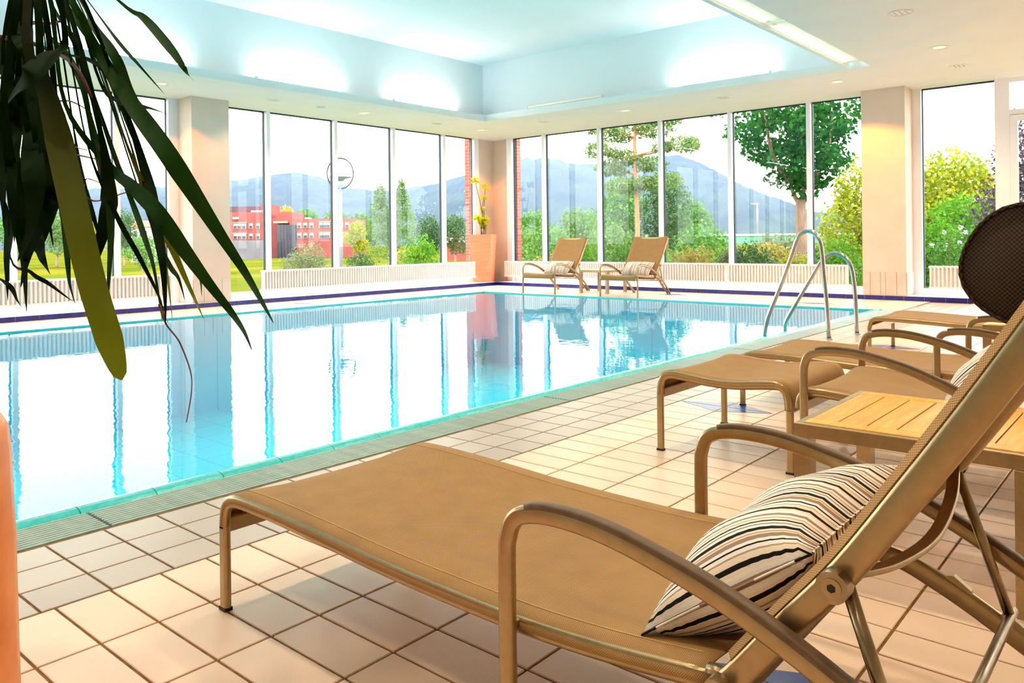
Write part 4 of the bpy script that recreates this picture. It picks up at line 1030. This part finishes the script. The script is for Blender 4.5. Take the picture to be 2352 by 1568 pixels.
def hills():
    R = [Vector(p) for p in RIDGE]; q = random.Random(11)
    cols = []
    for a, b in zip(R[:-1], R[1:]):
        n = max(2, int((b - a).length / 3.0))
        for k in range(n): cols.append(a.lerp(b, k / n))
    cols.append(R[-1]); N = 26
    fwd = Vector((-math.sin(HEAD), math.cos(HEAD), 0))
    vs = []; fs = []
    for i, c in enumerate(cols):
        spur = 18 * math.sin(i * .11) + 10 * math.sin(i * .29 + 1)
        for k in range(N + 3):
            if k <= N:
                t = k / N
                z = -2.5 + (c.z + 2.5) * (t ** .85) + (q.uniform(-1.1, 1.1) if 0 < k < N else q.uniform(-.7, .5))
                p = c - fwd * ((170 + spur) * (1 - t)); p.z = z
            else:
                p = c + fwd * (60 * (k - N)); p.z = c.z * (1 - .45 * (k - N))
            vs.append(p)
    M = N + 3
    fs = [(i * M + k, (i + 1) * M + k, (i + 1) * M + k + 1, i * M + k + 1) for i in range(len(cols) - 1) for k in range(M - 1)]
    return MB().add(vs, fs).build('hills', 'forest')
struct(hills(), 'wooded hills in the haze')

def leaves_mesh(name, mat, blobs, size, seed, parent=None, flat=False):
    """blobs: (x,y,z,rx,ry,rz,count); every leaf is its own little blade"""
    r = np.random.RandomState(seed)
    V = []
    for x, y, z, rx, ry, rz, n in blobs:
        d = r.normal(size=(n, 3)); d /= np.linalg.norm(d, axis=1)[:, None]
        rad = r.uniform(.35, 1.0, (n, 1)) ** .5 * (1 + .13 * np.sin(d[:, :1] * 9 + d[:, 1:2] * 7 + seed))
        c = d * rad * np.array([rx, ry, rz]) + np.array([x, y, z])
        a = r.normal(size=(n, 3)); a /= np.linalg.norm(a, axis=1)[:, None]
        b = np.cross(a, r.normal(size=(n, 3))); b /= np.linalg.norm(b, axis=1)[:, None]
        s = size * r.uniform(.6, 1.2, (n, 1))
        V.append(np.stack([c - a * s, c + b * s * .55, c + a * s, c - b * s * .55], 1).reshape(-1, 3))
    V = np.concatenate(V).astype(np.float32); nq = len(V) // 4
    me = bpy.data.meshes.new(name)
    me.vertices.add(len(V)); me.vertices.foreach_set('co', V.ravel())
    me.loops.add(nq * 4); me.loops.foreach_set('vertex_index', np.arange(nq * 4, dtype=np.int32))
    me.polygons.add(nq); me.polygons.foreach_set('loop_start', np.arange(0, nq * 4, 4, dtype=np.int32)); me.polygons.foreach_set('loop_total', np.full(nq, 4, dtype=np.int32))
    me.update(calc_edges=True); me.materials.append(MATS[mat])
    o = bpy.data.objects.new(name, me); C.objects.link(o)
    if parent: o.parent = parent
    return tag(o, kind='stuff')
SEED = [100]
def tree(name, label, cat, x, y, zb, h, r, mat, n=2500, leaf=None, trunk='bark_light', shape='round', group=None, tr=None, trunk_h=.25):
    o = thing(name, label, cat, (x, y, zb), 0, group); SEED[0] += 1
    q = random.Random(SEED[0]); leaf = leaf or r * .09
    tr = tr or max(.03, r * .06)
    MB().tube(spline([(0, 0, 0), (q.uniform(-.1, .1) * r, q.uniform(-.1, .1) * r, h * .4), (0, 0, h * .75)], 4), lambda t: tr * (1 - .7 * t), 8, up=(1, 0, 0)).build('trunk', trunk, o, True)
    bl = []
    if shape == 'round':
        z0 = h * trunk_h
        k = 9
        for a in range(k):
            th = 2 * PI * a / k * 1.62; f = a / (k - 1)
            rr = r * (.55 + .2 * math.sin(PI * f)); zc = z0 + (h - z0) * (.15 + .65 * f)
            off = r * .45 * math.sin(PI * min(1, f + .15))
            bl.append((off * math.cos(th), off * math.sin(th), zc, rr, rr, (h - z0) * .22, n // k))
    elif shape == 'bush':
        k = 8
        for a in range(k):
            th = 2 * PI * a / k; off = r * .5 * q.uniform(.4, 1.1)
            bl.append((off * math.cos(th), off * math.sin(th), h * q.uniform(.3, .62), r * .55, r * .55, h * .36, n // k))
    elif shape == 'poplar':
        for f, w, dx in ((.25, .85, -.25), (.35, .95, .3), (.5, .8, -.45), (.55, .8, .45), (.68, .55, -.45), (.72, .5, .45), (.84, .33, -.42), (.88, .25, .40), (.45, .7, 0)):
            bl.append((dx * r * math.cos(HEAD), dx * r * math.sin(HEAD), h * f, r * w * .75, r * w * .75, h * .16, n // 9))
    leaves_mesh('foliage', mat, bl, leaf, SEED[0], o)
    return o
T = tree
T('poplar_tree', 'tall light green twin topped tree behind the left window', 'tree', -53.66, 46.2, -1.5, 7.75, 2.25, 'fol_poplar', 9000, .10, shape='poplar')
T('yellow_tree', 'yellowish tree at the right end of the brick building', 'tree', -76.0, 59.98, -1.5, 5.1, 1.7, 'fol_yellow', 3000, .13)
T('willow_shrub', 'grey green round willow shrub in the meadow', 'shrub', -38.26, 26.47, -1.5, 2.85, 1.65, 'fol_grey', 4500, .07, shape='bush')
T('dark_shrub', 'low dark shrub under the street lamp', 'shrub', -31.83, 25.4, -1.5, 2.3, 1.0, 'fol_dark', 3000, .06, shape='bush')
T('olive_shrub', 'olive shrub at the foot of the tall tree', 'shrub', -30.3, 26.6, -1.5, 2.35, .9, 'fol_brown', 2500, .06, shape='bush')
T('bright_shrub', 'bright lime green shrub close to the left window', 'shrub', -16.26, 15.03, -1.0, 2.3, .68, 'fol_bright', 3500, .05, shape='bush')
T('dark_tree', 'dark green tree right of the tall twin topped one', 'tree', -58.47, 55.24, -1.5, 5.2, 1.7, 'fol_dark', 3000, .12)
T('dark_tree', 'dark green tree next to the brick corner', 'tree', -56.46, 56.97, -1.5, 5.2, 1.9, 'fol_dark', 3000, .12)
for k, (x, y, h, r, mt, lb) in enumerate(((-147.7, 97.25, 10.4, 3.6, 'fol_orange', 'autumn yellow tree behind the brick building roof'), (-144.2, 100.3, 9.8, 4.0, 'fol_green', 'green tree behind the middle of the brick building'),
        (-139.6, 104.3, 9.6, 4.0, 'fol_poplar', 'pale green tree behind the right wing of the brick building'), (-135.3, 107.9, 8.8, 3.8, 'fol_poplar', 'pale tree behind the right end of the brick building'))):
    T('background_tree', lb, 'tree', x, y, -1.5, h, r, mt, 2200, .30)
T('background_tree', 'dark green tree behind the leaves, beside the small red house', 'tree', -92.2, 39.5, -1.5, 6.5, 2.0, 'fol_dark', 2500, .14)
T('background_tree', 'shrubby tree left of the pillar behind the leaves', 'tree', -60.3, 27.3, -1.5, 3.2, 1.5, 'fol_green', 2500, .09)
T('background_tree', 'green tree at the far left behind the foreground plant', 'tree', -90.1, 28.1, -1.5, 6.6, 2.6, 'fol_green', 2500, .16)
T('background_tree', 'tree in the gap of the dark leaves, second from the left', 'tree', -98.0, 34.5, -1.5, 6.6, 2.7, 'fol_poplar', 2500, .17)
T('background_tree', 'yellow green tree in the gap of the dark leaves', 'tree', -106.0, 40.9, -1.5, 6.0, 2.6, 'fol_yellow', 2500, .17)
# back side
px, py = -14.872, 24.132
o = thing('pine_tree', 'open crowned pine tree with orange trunk', 'tree', (px, py, -.6))
MB().tube(spline([(0, 0, 0), (.05, 0, 2.2), (-.03, 0, 4.2), (0, 0, 6.1)], 5), lambda t: .10 - .06 * t, 8, up=(1, 0, 0)).build('trunk', 'bark_pine', o, True)
q = random.Random(21); bl = []
rv = Vector((math.cos(HEAD), math.sin(HEAD), 0)); fv = Vector((-math.sin(HEAD), math.cos(HEAD), 0))
for k, (dr, z, w) in enumerate(((-1.35, 4.75, .42), (-.75, 5.35, .5), (.1, 5.75, .6), (.75, 5.5, .55), (1.6, 4.95, .5), (2.05, 5.0, .28), (-.3, 4.55, .5), (.55, 4.3, .5), (-1.0, 4.15, .4), (1.3, 5.9, .3), (-1.45, 5.55, .3), (.3, 3.6, .55), (1.1, 3.7, .5), (-.6, 3.5, .5))):
    d_ = q.uniform(-.5, .5); p = rv * dr + fv * d_ + Vector((0, 0, z))
    MB().tube([(0, 0, z - abs(dr) * .22), tuple(p)], lambda t: .035 - .025 * t, 5, up=(0, .6, .8)).build('branch', 'bark_pine', o)
    bl.append((p.x, p.y, p.z, w * 1.25, w * 1.25, .30, 620))
    bl.append((p.x * .55, p.y * .55, p.z - .1, w * .8, w * .8, .22, 260))
leaves_mesh('needles', 'fol_pine', bl, .055, 77, o)
mass = [(-19.6, 30.6, 4.7, 1.5, 'fol_green', 'tall green tree under the pine'), (-18.1, 31.9, 5.1, 1.5, 'fol_dark', 'dark green tree right of the pine trunk'), (-19.1, 36.3, 3.9, 1.4, 'fol_green', 'mid green tree in front of the hill slope'),
        (-23.5, 32.6, 3.5, 1.8, 'fol_poplar', 'pale green tree behind the left far armchair'), (-28.4, 34.95, 3.6, 1.4, 'fol_green', 'green tree left of the street poles')]
for x, y, h, r, mt, lb in mass: T('garden_tree', lb, 'tree', x, y, -.9, h, r, mt, 4200, .085)
more = [(-21.5, 27.5, 2.6, 1.7, 'fol_green', 'broad hedge tree left of the pine'), (-17.3, 26.3, 2.5, 1.6, 'fol_poplar', 'pale hedge tree at the foot of the pine'), (-14.2, 27.8, 2.5, 1.7, 'fol_green', 'hedge tree right of the pine foot'), (-11.6, 28.6, 2.1, 1.5, 'fol_grey', 'grey green hedge in front of the bridge'), (-25.5, 30.0, 2.7, 1.9, 'fol_poplar', 'pale hedge tree left of the far armchairs'), (-10.2, 24.5, 1.75, 1.3, 'fol_brown', 'yellowish hedge below the hill houses'), (-8.6, 25.6, 1.8, 1.2, 'fol_green', 'green hedge behind the shade tree trunk')]
for x, y, h, r, mt, lb in more: T('hedge_tree', lb, 'tree', x, y, -.9, h, r, mt, 3800, .075, trunk_h=.0)
bush = [(-11.14, 15.6, 1.75, .62, 'fol_bright', 'bright green shrub behind the left far armchair'), (-13.0, 16.5, 1.35, .45, 'fol_brown', 'yellow green low shrub by the brick corner'), (-9.88, 15.6, 1.55, .60, 'fol_green', 'leafy shrub behind the right far armchair'),
        (-8.36, 15.89, 1.55, .58, 'fol_brown', 'brown tinged feathery shrub right of the far armchairs'), (-7.95, 16.79, 1.5, .36, 'fol_grey', 'grey green shrub behind the feathery one'), (-7.29, 16.8, 1.6, .60, 'fol_dark', 'dark round shrub left of the tree trunk'),
        (-6.55, 17.3, 1.3, .40, 'fol_yellow', 'yellow flowering shrub at the tree trunk'), (-5.9, 18.1, 1.75, .55, 'fol_bright', 'bright shrub right of the tree trunk'), (-9.2, 15.75, 1.45, .36, 'fol_green', 'green shrub between the far armchair and the window bar'), (-5.35, 18.8, 1.5, .5, 'fol_yellow', 'yellow shrub left of the warm lit pillar')]
for x, y, h, r, mt, lb in bush: T('garden_shrub', lb, 'shrub', x, y, -.5, h, r, mt, 3600, .038, shape='bush')
# the round-headed tree close to the back window
o = thing('shade_tree', 'dark green shade tree with forked trunk close to the back window', 'tree', (-7.084, 18.954, -.5))
MB().tube(spline([(0, 0, 0), (.01, 0, 1.2), (0, 0, 2.15), (.0, 0, 2.45)], 5), lambda t: .145 - .035 * t, 12, up=(1, 0, 0)).build('trunk', 'bark_light', o, True)
for dr, df, z in ((-.28, .1, 3.0), (.12, -.1, 3.3), (.55, .1, 3.2), (-.9, -.2, 4.1), (.9, .2, 4.3)):
    e = rv * dr + fv * df; s = Vector((0, 0, 2.3)) if z < 3.5 else rv * dr * .3 + Vector((0, 0, 2.9))
    MB().tube(spline([s, s.lerp(e + Vector((0, 0, z)), .5) + rv * dr * .12, e + Vector((0, 0, z + .4))], 5), lambda t: .065 - .04 * t, 8, up=(.3, .9, 0)).build('branch', 'bark_light', o, True)
bl = []; q = random.Random(31)
for k in range(120):
    f = q.random() ** .6; z = 2.5 + 2.7 * f; R_ = .12 + 2.45 * f; a = q.uniform(0, 2 * PI); d_ = R_ * q.random() ** .5
    bl.append((d_ * math.cos(a), d_ * math.sin(a), z, .34, .34, .24, 62))
leaves_mesh('foliage', 'fol_deep', bl, .085, 55, o)
T('golden_tree', 'yellow green tree left of the warm lit pillar', 'tree', -7.70, 25.0, -.6, 4.0, 1.1, 'fol_yellow', 4500, .075, trunk_h=.05)
T('golden_tree', 'yellow green tree behind the right window', 'tree', -5.43, 26.96, -.6, 4.2, 2.0, 'fol_yellow', 11000, .085, trunk_h=.0)
T('hedge_tree', 'dense green tree filling the lower right window', 'tree', -4.6, 24.0, -.6, 2.7, 1.5, 'fol_bright', 7000, .07, trunk_h=.0)
T('garden_shrub', 'bright green shrub at the left of the right window', 'shrub', -4.62, 20.6, -.5, 2.1, .72, 'fol_bright', 4500, .05, shape='bush')
T('garden_shrub', 'green shrub at the right of the right window', 'shrub', -3.85, 21.2, -.5, 2.0, .7, 'fol_green', 4500, .05, shape='bush')
T('purple_tree', 'dark purplish tree behind the glazed door', 'tree', -3.0, 22.3, -.5, 4.5, 1.0, 'fol_purple', 5500, .06, trunk_h=.1)
o = thing('flowering_shrub', 'shrub with white blossoms behind the right window', 'shrub', (-4.06, 19.7, -.5))
MB().tube([(0, 0, 0), (0, 0, 1.5)], .02, 6, up=(1, 0, 0)).build('stem', 'stem_green', o)
leaves_mesh('foliage', 'fol_green', [(0, 0, .9, .45, .45, .7, 1500)], .04, 91, o)
bl = [(q.uniform(-.3, .3), q.uniform(-.3, .3), q.uniform(1.25, 1.75), .05, .05, .05, 24) for _ in range(7)]
leaves_mesh('blossoms', 'flower_white', bl, .025, 92, o)

# red brick building across the meadow
RB = -36.1485
o = thing('brick_building', 'long red brick building with cream window bands', 'building', (RB * math.cos(HEAD) - 130 * math.sin(HEAD), RB * math.sin(HEAD) + 130 * math.cos(HEAD), -1.5), HEAD)
K = 130 / 1812.6
X_ = lambda u: (u - 672) * K
Zv = lambda v: (556.5 - v) * K + 1.05 + 1.5
def blk(n, mat, u0, u1, v0, v1, y0, y1, parent=None):
    return MB().box(X_(u0), X_(u1), y0, y1, Zv(v1), Zv(v0)).build(n, mat, parent or o)
blk('wing', 'building_brick', 470, 605, 486, 592, 0, 14)
blk('wing', 'building_brick', 605, 665, 500, 592, 1.5, 14)
blk('wing', 'building_brick', 665, 809, 503, 592, 0, 12)
blk('rooftop_box', 'building_dark', 500, 586, 470, 488, 4, 12)
blk('stair_tower', 'building_brick', 586, 603, 466, 488, 3, 10)
blk('rooftop_box', 'building_brick', 625, 663, 485, 505, 2.5, 10)
blk('vent', 'roof_white', 568, 592, 481, 486.5, 2, 4); blk('vent', 'roof_white', 690, 700, 498, 503, 3, 4.5); blk('vent', 'roof_white', 540, 550, 497, 502, -1, .2)
eg = blk('glazed_entrance', 'far_glass', 639, 681, 516, 592, -.6, 1.6)
for u in (646, 653, 660, 667, 674): blk('glazing_bar', 'building_dark', u - .6, u + .6, 516, 592, -.72, -.6, eg)
blk('canopy', 'concrete_band', 632, 662, 508, 512, -.9, 1.6)
def win(u, w, v0, v1):
    f = blk('window', 'concrete_band', u - w / 2 - 1.6, u + w / 2 + 1.6, v0 - 2.5, v1 + 1.2, -.12, 0)
    blk('pane', 'far_glass', u - w / 2, u + w / 2, v0 + 3, v1, -.20, -.12, f)
    blk('blind', 'roof_white', u - w / 2, u + w / 2, v0, v0 + 3, -.20, -.12, f)
for v0, v1 in ((514, 523), (537.5, 546.5)):
    for u in (541, 550.5, 561, 577, 593, 688, 702, 716, 738, 746, 754, 784, 798): win(u, 6.5, v0, v1)
for u0, u1 in ((534, 568), (733, 760)):
    for v in (508.5, 533): blk('band', 'concrete_band', u0, u1, v, v + 2, -.15, 0)
blk('terrace_wall', 'concrete_grey', 470, 640, 551, 592, -6, -5)
# low building with pale roof right of the trees, small red house at the left
def house(name, label, u, F, w, v_roof, v_eave, v_base, wall, roof, flat=False):
    k = F / 1812.6; R_ = (u - 1176) * k; hz = 556 - (u - 640) * .0115
    o = thing(name, label, 'building', (R_ * math.cos(HEAD) - F * math.sin(HEAD), R_ * math.sin(HEAD) + F * math.cos(HEAD), 1.05 - (v_base - hz) * k), HEAD)
    W_ = w * k / 2; he = (v_base - v_eave) * k; hr = (v_base - v_roof) * k; D_ = W_ * 1.2
    MB().box(-W_, W_, 0, 2 * D_, -3 if F < 300 else -9, he).build('wall', wall, o)
    if flat: MB().box(-W_ - .3, W_ + .3, -.4, 2 * D_, he, hr).build('roof', roof, o)
    else: MB().add([(-W_ - .2, -.3, he), (W_ + .2, -.3, he), (W_ + .2, 2 * D_ + .3, he), (-W_ - .2, 2 * D_ + .3, he), (-W_ - .2, D_, hr), (W_ + .2, D_, hr)], [(0, 1, 5, 4), (2, 3, 4, 5), (1, 2, 5), (3, 0, 4), (3, 2, 1, 0)]).build('roof', roof, o)
    for s in (-.5, .1, .6): MB().box(W_ * s - W_ * .12, W_ * s + W_ * .12, -.08, 0, he * .35, he * .75).build('window', 'far_glass', o)
    return o
house('low_building', 'low red building with a broad pale roof beside the brick corner', 1052, 100, 50, 543, 556, 580, 'building_brick', 'roof_white', True)
house('small_house', 'small red roofed house between the dark leaves', 322, 112, 42, 505, 520, 556, 'house_wall', 'roof_red')
for u, F, w, a, b_, c_, wl, rf, lb in ((1768, 520, 11, 500, 504, 510, 'house_wall', 'roof_red', 'red roofed house on the hill foot, leftmost'), (1796, 530, 13, 481, 485, 491, 'house_wall', 'concrete_grey', 'white house highest up at the hill foot'),
        (1803, 500, 16, 513, 517, 524, 'building_brick', 'roof_red', 'dark red house below the others on the hill'), (1824, 520, 11, 496, 500, 506, 'house_wall', 'roof_red', 'red roofed house next to the shade tree trunk'), (1905, 520, 12, 508, 512, 518, 'house_wall', 'roof_red', 'house right of the shade tree trunk'),
        (1225, 480, 11, 494, 498, 504, 'house_wall', 'concrete_grey', 'pale house left of the pine, on the valley slope')):
    house('hill_house', lb, u, F, w, a, b_, c_, wl, rf)
# green bridge with a white parapet
o = thing('bridge', 'green girder bridge with a white rail across the river', 'bridge', (-39.7, 45.0, 0), HEAD)
MB().box(0, 34, 0, 3, .50, 1.15).build('girder', 'bridge_green', o)
MB().box(0, 34, -.1, 3, 1.15, 1.30).build('parapet', 'roof_white', o)
for x in (2, 14, 26): MB().box(x - .5, x + .5, .5, 2.5, -1.6, .5).build('pier', 'concrete_grey', o)
def pole(x, y, h, lb):
    o = thing('street_pole', lb, 'lamp post', (x, y, 1.3 if 'bridge' in lb else -1.5))
    MB().tube([(0, 0, 0), (0, 0, h)], .07, 8, up=(1, 0, 0)).build('post', 'lamp_white', o, True)
    MB().box(-.5, .1, -.08, .08, h - .05, h + .05).build('lamp_head', 'lamp_white', o)
pole(-38.2, 46.8, 1.8, 'thin pale pole on the bridge, left one of the pair'); pole(-37.6, 47.3, 1.6, 'thin pale pole on the bridge, right one of the pair')
pole(-24.96, 57.9, 2.3, 'thin pale pole on the bridge by the hill slope')
# ring-shaped street lamp
o = thing('street_lamp', 'white street lamp with a large ring around its flat shade', 'lamp post', (-24.46, 18.54, -1.5), HEAD)
MB().tube([(0, 0, 0), (0, 0, 2.2), (0, 0, 4.62)], lambda t: .075 if t < .6 else .055, 12, up=(1, 0, 0)).build('post', 'lamp_white', o, True)
MB().tube([(.50 * math.cos(2 * PI * k / 40), 0, 5.15 + .58 * math.sin(2 * PI * k / 40)) for k in range(41)], .030, 8, up=(0, 1, 0)).build('ring', 'lamp_grey', o, True)
MB().lathe([(.001, 5.05), (.42, 5.02), (.45, 5.00), (.2, 4.94), (.12, 4.86), (.001, 4.84)], n=28).build('shade', 'lamp_white', o, True)
MB().lathe([(.05, 5.05), (.07, 5.35), (.001, 5.38)], n=16).build('lamp_head', 'lamp_white', o, True)

# haze over the valley
mh = bpy.data.materials.new('valley_haze'); mh.use_nodes = True; nt = mh.node_tree
nt.nodes.remove(nt.nodes['Principled BSDF'])
vsn = nt.nodes.new('ShaderNodeVolumeScatter'); vsn.inputs['Color'].default_value = (.36, .49, 1.0, 1); vsn.inputs['Density'].default_value = 0.0015
nt.links.new(vsn.outputs[0], nt.nodes['Material Output'].inputs['Volume'])
MATS['valley_haze'] = mh
hz = MB().box(-900, 900, 276, 900, -1.2, 160).build('haze', 'valley_haze'); hz.rotation_euler = (0, 0, HEAD)
tag(hz, 'bluish haze over the valley', 'haze', None, 'stuff')
